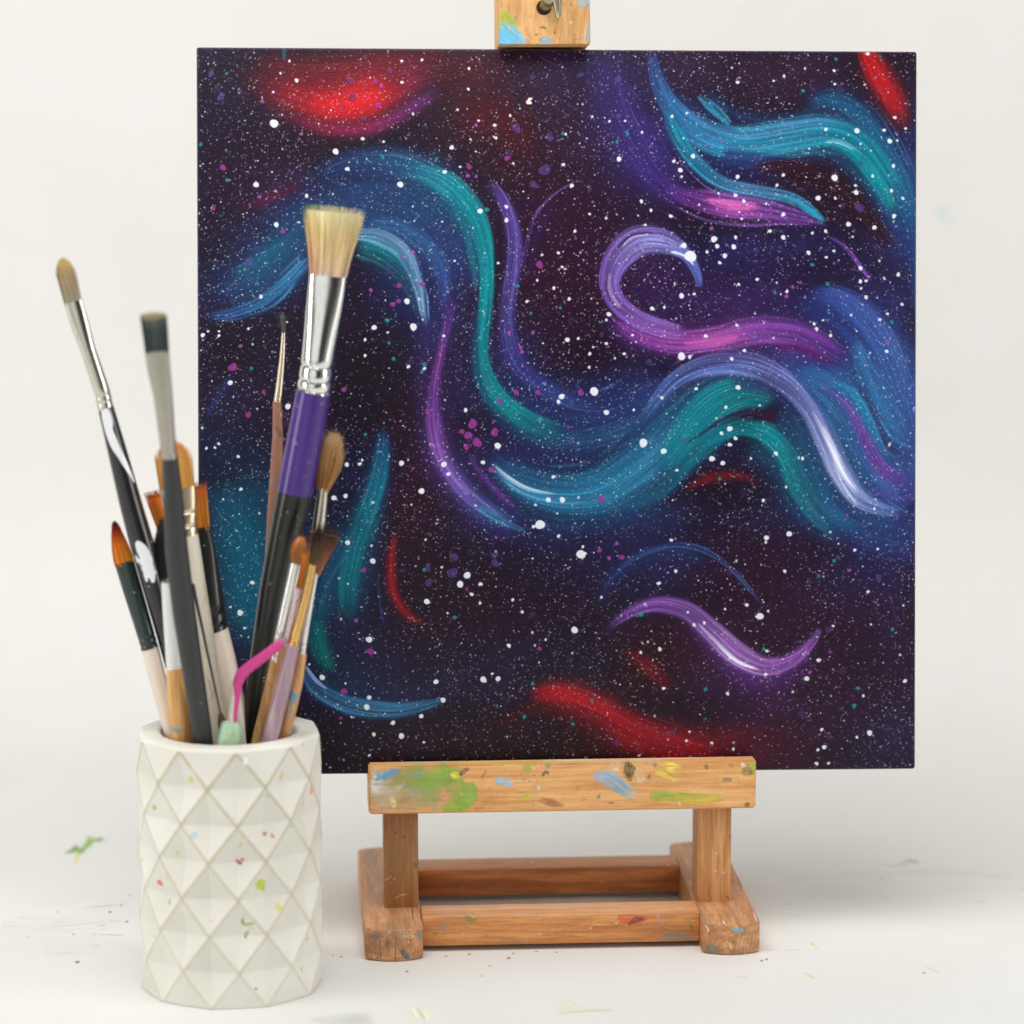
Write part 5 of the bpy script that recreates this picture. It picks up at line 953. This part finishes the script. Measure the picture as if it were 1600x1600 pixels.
    brush('large brush with blond hog bristles, silver ferrule and a purple and black handle', .004, .012,
          dict(tip=(523,321), root=(513,425), w=(58, 94), depth=.42, shape='flat', n=800, thick=.00026, splay=.24, wild=.35, seed=5, split=-.62), [(513,423,58,.36),(508,470,58,.5),(498,545,51,.85),(494,578,51,.98),(490,613,55,1)],
          [(490,611,55),(476,688,57),(461,767,57),(445,840,52),(428,920,46),(392,1140,33)], lacquer('purple and black handle', (18, 20, 18), .3, image('purple band', cv, True), coat=.15), metal('polished aluminium', (240, 240, 236), .13),
          [hair('blond hog', [(0, (194, 166, 146)), (.2, (204, 174, 136)), (.6, (207, 178, 130)), (.85, (208, 187, 146)), (1, (208, 188, 154))], vary=.28), hair('green tipped hog', [(0, (186, 150, 130)), (.3, (198, 166, 126)), (.78, (202, 176, 122)), (.87, (166, 168, 96)), (.95, (110, 150, 76)), (1, (110, 156, 106))], vary=.25)], (.70, .86, .97))
    # I: tan mop
    brush('soft tan mop brush leaning right of the purple handle', .012, .012,
          dict(tip=(524,667), root=(505,764), w=(17, 47), depth=1., shape='dome', n=700, thick=.00012, splay=.2, wild=.3, bulge=.18), [(505,762,18),(499,815,21),(490,880,22)],
          [(490,878,22),(472,960,22),(432,1140,20)], plain('natural stick', (196, 150, 100), .5), nick,
          hair('tan squirrel', [(0, (150, 102, 56)), (.5, (172, 128, 80)), (.85, (176, 142, 98)), (1, (140, 122, 92))], vary=.45), ())
    # J: orange dome with white metal ferrule
    wd = lambda nm, a, b: wood(nm, a, b, 2, None, .25, .45)
    brush('small round orange brush with a silver ferrule, left of the gold one', -.012, -.010,
          dict(tip=(472,835), root=(463,882), w=(17, 27), depth=.8, shape='dome', n=300, thick=.00013, splay=.05, bulge=.25), [(463,880,19),(452,930,19),(438,990,17),(431,1034,17)],
          [(431,1032,17),(422,1080,19),(406,1145,20)], wd('tan stick', (214, 172, 110), (180, 134, 80)), chrome, hair('dusty orange', [(0, (130, 106, 64)), (.4, (158, 100, 52)), (1, (178, 112, 64))]), (.68, .76, .9))
    # J2: thin yellow flat
    brush('narrow flat brush with thin yellow orange bristles, between two ferrules', -.016, -.012,
          dict(tip=(479,860), root=(467,921), w=(7, 14), depth=.6, shape='flat', n=200, thick=.00013, splay=.04), [(467,919,10),(458,960,13),(446,1010,14)],
          [(446,1008,14),(436,1060,16),(420,1145,16)], wd('tan stick two', (206, 160, 110), (176, 126, 80)), metal('pinkish ferrule', (226, 206, 206), .25), hair('yellow orange hair', [(0, (166, 98, 34)), (1, (184, 118, 44))]), (.2,))
    # K1: gold ferrule, dark hair, mauve handle
    tm = NT('mauve pearl handle'); nn = tm.noise(tm.coord('Object', (1, 1, .1)), 260, 3); tm.col(tm.ramp(nn, [(.3, (150, 120, 134)), (.55, (176, 148, 158)), (.75, (196, 168, 160))])); tm.set(Roughness=.3, Coat_Weight=.3)
    brush('slender brush with dark hair, gold ferrule and mauve handle', -.019, -.0165,
          dict(tip=(501,826), root=(489,884), w=(9, 20), depth=.8, shape='fan', n=260, thick=.00015, splay=.12, bulge=.1), [(489,882,12),(479,930,14),(464,985,15),(458,1010,16)],
          [(458,1008,20),(446,1060,24),(424,1145,26)], tm.m, gold, hair('dark olive hair', [(0, (96, 72, 48)), (.5, (80, 62, 44)), (.85, (48, 36, 32)), (1, (30, 22, 26))], vary=.5), (.88,))
    # K2: brown fan with white ferrule, wooden handle
    cw = Canvas(40, 160, 3., None, 86); cw.stroke([(12,21,4),(20,22,6),(28,21.5,4)], (92,160,190), al=.9, soft=.4, streak=.5); cw.stroke([(20,23,4),(21,29,3.4),(19,34,1.5)], (92,160,190), al=.8, soft=.5, streak=.6)
    for k in range(14): cw.dot(cw.rng.uniform(10, 30), cw.rng.uniform(32, 50), cw.rng.uniform(.5, 1.4), (110, 150, 170), .7, .4)
    t2 = NT('tan stained handle'); n2 = t2.noise(t2.coord('Object', (1, 1, .06)), 600, 3); pc, pa = t2.tex(image('blue spot', cw, True)); t2.col(t2.mix(pa, t2.ramp(n2, [(.35, (186, 132, 84)), (.65, (214, 164, 112))]), pc)); t2.set(Roughness=.4, Coat_Weight=.2)
    brush('splayed reddish brown brush with dark tips, white metal ferrule and blue spotted wooden handle', -.012, -.008,
          dict(tip=(510,818), root=(494,897), w=(10, 52), depth=.6, shape='fan', n=520, thick=.00013, splay=.22, wild=.35), [(494,895,8),(487,930,10),(476,990,13),(471,1022,14)],
          [(471,1020,18),(462,1070,22),(443,1145,24)], t2.m, metal('white metal', (232, 234, 236), .22), hair('reddish brown', [(0, (146, 94, 66)), (.5, (128, 84, 62)), (.8, (76, 50, 44)), (1, (40, 26, 34))], vary=.5), (.8, .9))

    # L: bent magenta tool
    pts = [(441,1004,12,-.019),(434,1009,16,-.019),(408,1029,17,-.019),(386,1045,18,-.0192),(377,1054,19,-.0194),(371,1068,17,-.0196),(367,1090,16,-.0198),(364,1112,15,-.02),(363,1128,15,-.02)]
    cs = [(P(x, y, PY_+d), w/2/PXM(PY_+d)) for x, y, w, d in pts]
    last = P(361, 1142, PY_-.0202); f = down_to_floor(cs[-1][0], last, .05); base = Vector((f.x, f.y, .012))
    o = thing('bent_tool', 'bent magenta plastic tool with a green stained grip at the front of the pot', 'painting tool', base)
    mg = NT('magenta plastic'); uvn = mg.n('ShaderNodeUVMap').outputs[0]; sx = mg.n('ShaderNodeSeparateXYZ'); mg.l(uvn, sx.inputs[0]); nz = mg.noise(mg.coord('Object'), 220, 3)
    msk = mg.mth('GREATER_THAN', mg.mth('ADD', mg.mth('MULTIPLY', sx.outputs[0], -1.6), mg.mth('ADD', sx.outputs[1], mg.mth('MULTIPLY', nz, .1))), .60)
    mg.col(mg.mix(msk, srgb((206, 66, 140)), srgb((218, 206, 190)))); mg.set(Roughness=.4)
    bm = bmesh.new(); uv = bm.loops.layers.uv.verify(); R = []; n = 16
    cc = [(c-base, r) for c, r in cs]
    for i, (c, r) in enumerate(cc):
        T = (cc[min(i+1, len(cc)-1)][0]-cc[max(i-1, 0)][0]).normalized(); N = Vector((0, -1, 0)); N = (N-T*N.dot(T)).normalized(); S = T.cross(N)
        R.append([bm.verts.new(c+S*(r*math.sin(2*PI*k/n))+N*(r*.8*math.cos(2*PI*k/n))) for k in range(n)])
    for j in range(len(R)-1):
        for k in range(n):
            fc = bm.faces.new((R[j][k], R[j][(k+1) % n], R[j+1][(k+1) % n], R[j+1][k]))
            for l, (a, b) in zip(fc.loops, ((k, j), (k+1, j), (k+1, j+1), (k, j+1))): l[uv].uv = (abs((a % n)/n-.25)*.5, b/(len(R)-1))
    bm.faces.new(R[0][::-1]); bm.faces.new(R[-1]); link('shaft', finish(bm, 'shaft'), mg.m, o)
    gp = NT('green stained plastic'); gn = gp.noise(gp.coord('Object'), 110, 4); gp.col(gp.ramp(gn, [(.3, (120, 166, 110)), (.45, (168, 196, 160)), (.6, (150, 196, 190)), (.75, (150, 170, 120))])); gp.set(Roughness=.35)
    g0, g1 = P(362, 1127, PY_-.02), P(358, 1160, PY_-.0203); rr = 34/2/PXM(PY_-.02)
    link('grip', finish(loft([(g0-base, rr*.45, rr*.45), (g0.lerp(g1, .05)-base, rr*.85, rr*.85), (g0.lerp(g1, .18)-base, rr, rr), (g1-base, rr*1.18, rr*1.1), (g0.lerp(g1, 3.2)-base, rr*1.1, rr*1.1)], 24), 'grip'), gp.m, o)
    # M: thin black needle tool
    a, b = P(301, 912, PY_-.013), P(345, 1117, PY_-.0185); c = down_to_floor(a, b, .012); o = thing('needle_tool', 'thin black needle tool with a small brown bead beside the cream handle', 'needle tool', c)
    link('needle', finish(loft([(a-c, .0007, .0007), (a.lerp(b, .3)-c, .0006, .0006), (b-c, .0003, .0003), (Vector((0, 0, 0)), .0003, .0003)], 12), 'needle'), lacquer('black needle', (20, 20, 22), .3), o)
    bl = [(b.lerp(c, t)-c, r, r) for t, r in ((-.01, .0004), (.0, .0011), (.025, .0016), (.06, .0016), (.09, .001), (.1, .0004))]
    link('bead', finish(loft(bl, 14), 'bead'), plain('brown bead', (96, 62, 54), .4), o)

backdrop(); easel(); painting(); pot(); brushes()

# ---------------------------------------------------------------- light and camera
def area(name, loc, target, sx, sy, power, col=(1, 1, 1)):
    d = bpy.data.lights.new(name, 'AREA'); d.shape = 'RECTANGLE'; d.size = sx; d.size_y = sy; d.energy = power; d.color = col
    o = bpy.data.objects.new(name, d); COL.objects.link(o); o.location = loc
    o.rotation_euler = (Vector(target)-Vector(loc)).to_track_quat('-Z', 'Y').to_euler(); return o
area('overhead_softbox', (-.12, -.36, 1.15), (-.02, -.06, .0), 1.0, .75, 12.5, (1, .995, .985))
area('left_window_light', (-1.5, -.6, .5), (-.05, 0, .12), .5, 1., 9.5, (1, .995, .985))
area('right_window_light', (1.5, -.6, .5), (0, 0, .12), .5, .95, 10., (1, .995, .98))
# the room round the table: dim, with lobes added for the ferrules to reflect, bright left of the camera, dark right
w = bpy.data.worlds.new('World'); scene.world = w; w.use_nodes = True; wt = w.node_tree; bg = wt.nodes['Background']
tc = wt.nodes.new('ShaderNodeTexCoord'); nm = wt.nodes.new('ShaderNodeVectorMath'); nm.operation = 'NORMALIZE'; wt.links.new(tc.outputs['Generated'], nm.inputs[0])
def lobe(d, r0, r1):
    x = wt.nodes.new('ShaderNodeVectorMath'); x.operation = 'DOT_PRODUCT'; wt.links.new(nm.outputs[0], x.inputs[0]); x.inputs[1].default_value = Vector(d).normalized()
    m = wt.nodes.new('ShaderNodeMapRange'); m.interpolation_type = 'SMOOTHSTEP'; wt.links.new(x.outputs['Value'], m.inputs[0])
    m.inputs[1].default_value = math.cos(math.radians(r1)); m.inputs[2].default_value = math.cos(math.radians(r0)); return m.outputs[0]
def wm(op, a, b):
    x = wt.nodes.new('ShaderNodeMath'); x.operation = op
    for sk, v in zip(x.inputs, (a, b)):
        if isinstance(v, bpy.types.NodeSocket): wt.links.new(v, sk)
        else: sk.default_value = v
    return x.outputs[0]
k = wm('ADD', wm('ADD', .22, wm('MULTIPLY', lobe((-.32, -1, .12), 14, 30), .7)), wm('MULTIPLY', lobe((.42, -1, .1), 8, 26), -.19))
bg.inputs[0].default_value = (1, .995, .98, 1); wt.links.new(k, bg.inputs[1])
cd = bpy.data.cameras.new('camera'); cam = bpy.data.objects.new('camera', cd); COL.objects.link(cam); scene.camera = cam
cam.location = (0, CAM_Y, CAM_Z); cam.rotation_euler = (PI/2-PITCH, 0, 0)
cd.sensor_width = 36; cd.lens = FPX/1600*36; cd.clip_start = .05; cd.clip_end = 50
cd.dof.use_dof = True; cd.dof.focus_distance = 1.425; cd.dof.aperture_fstop = 6.; cd.dof.aperture_blades = 8
scene.view_settings.view_transform = 'Standard'; scene.view_settings.look = 'None'; scene.view_settings.exposure = -.08; scene.view_settings.gamma = 1.
scene.view_settings.use_curve_mapping = False
scene.render.engine = 'CYCLES'; scene.cycles.use_denoising = True; scene.cycles.max_bounces = 8
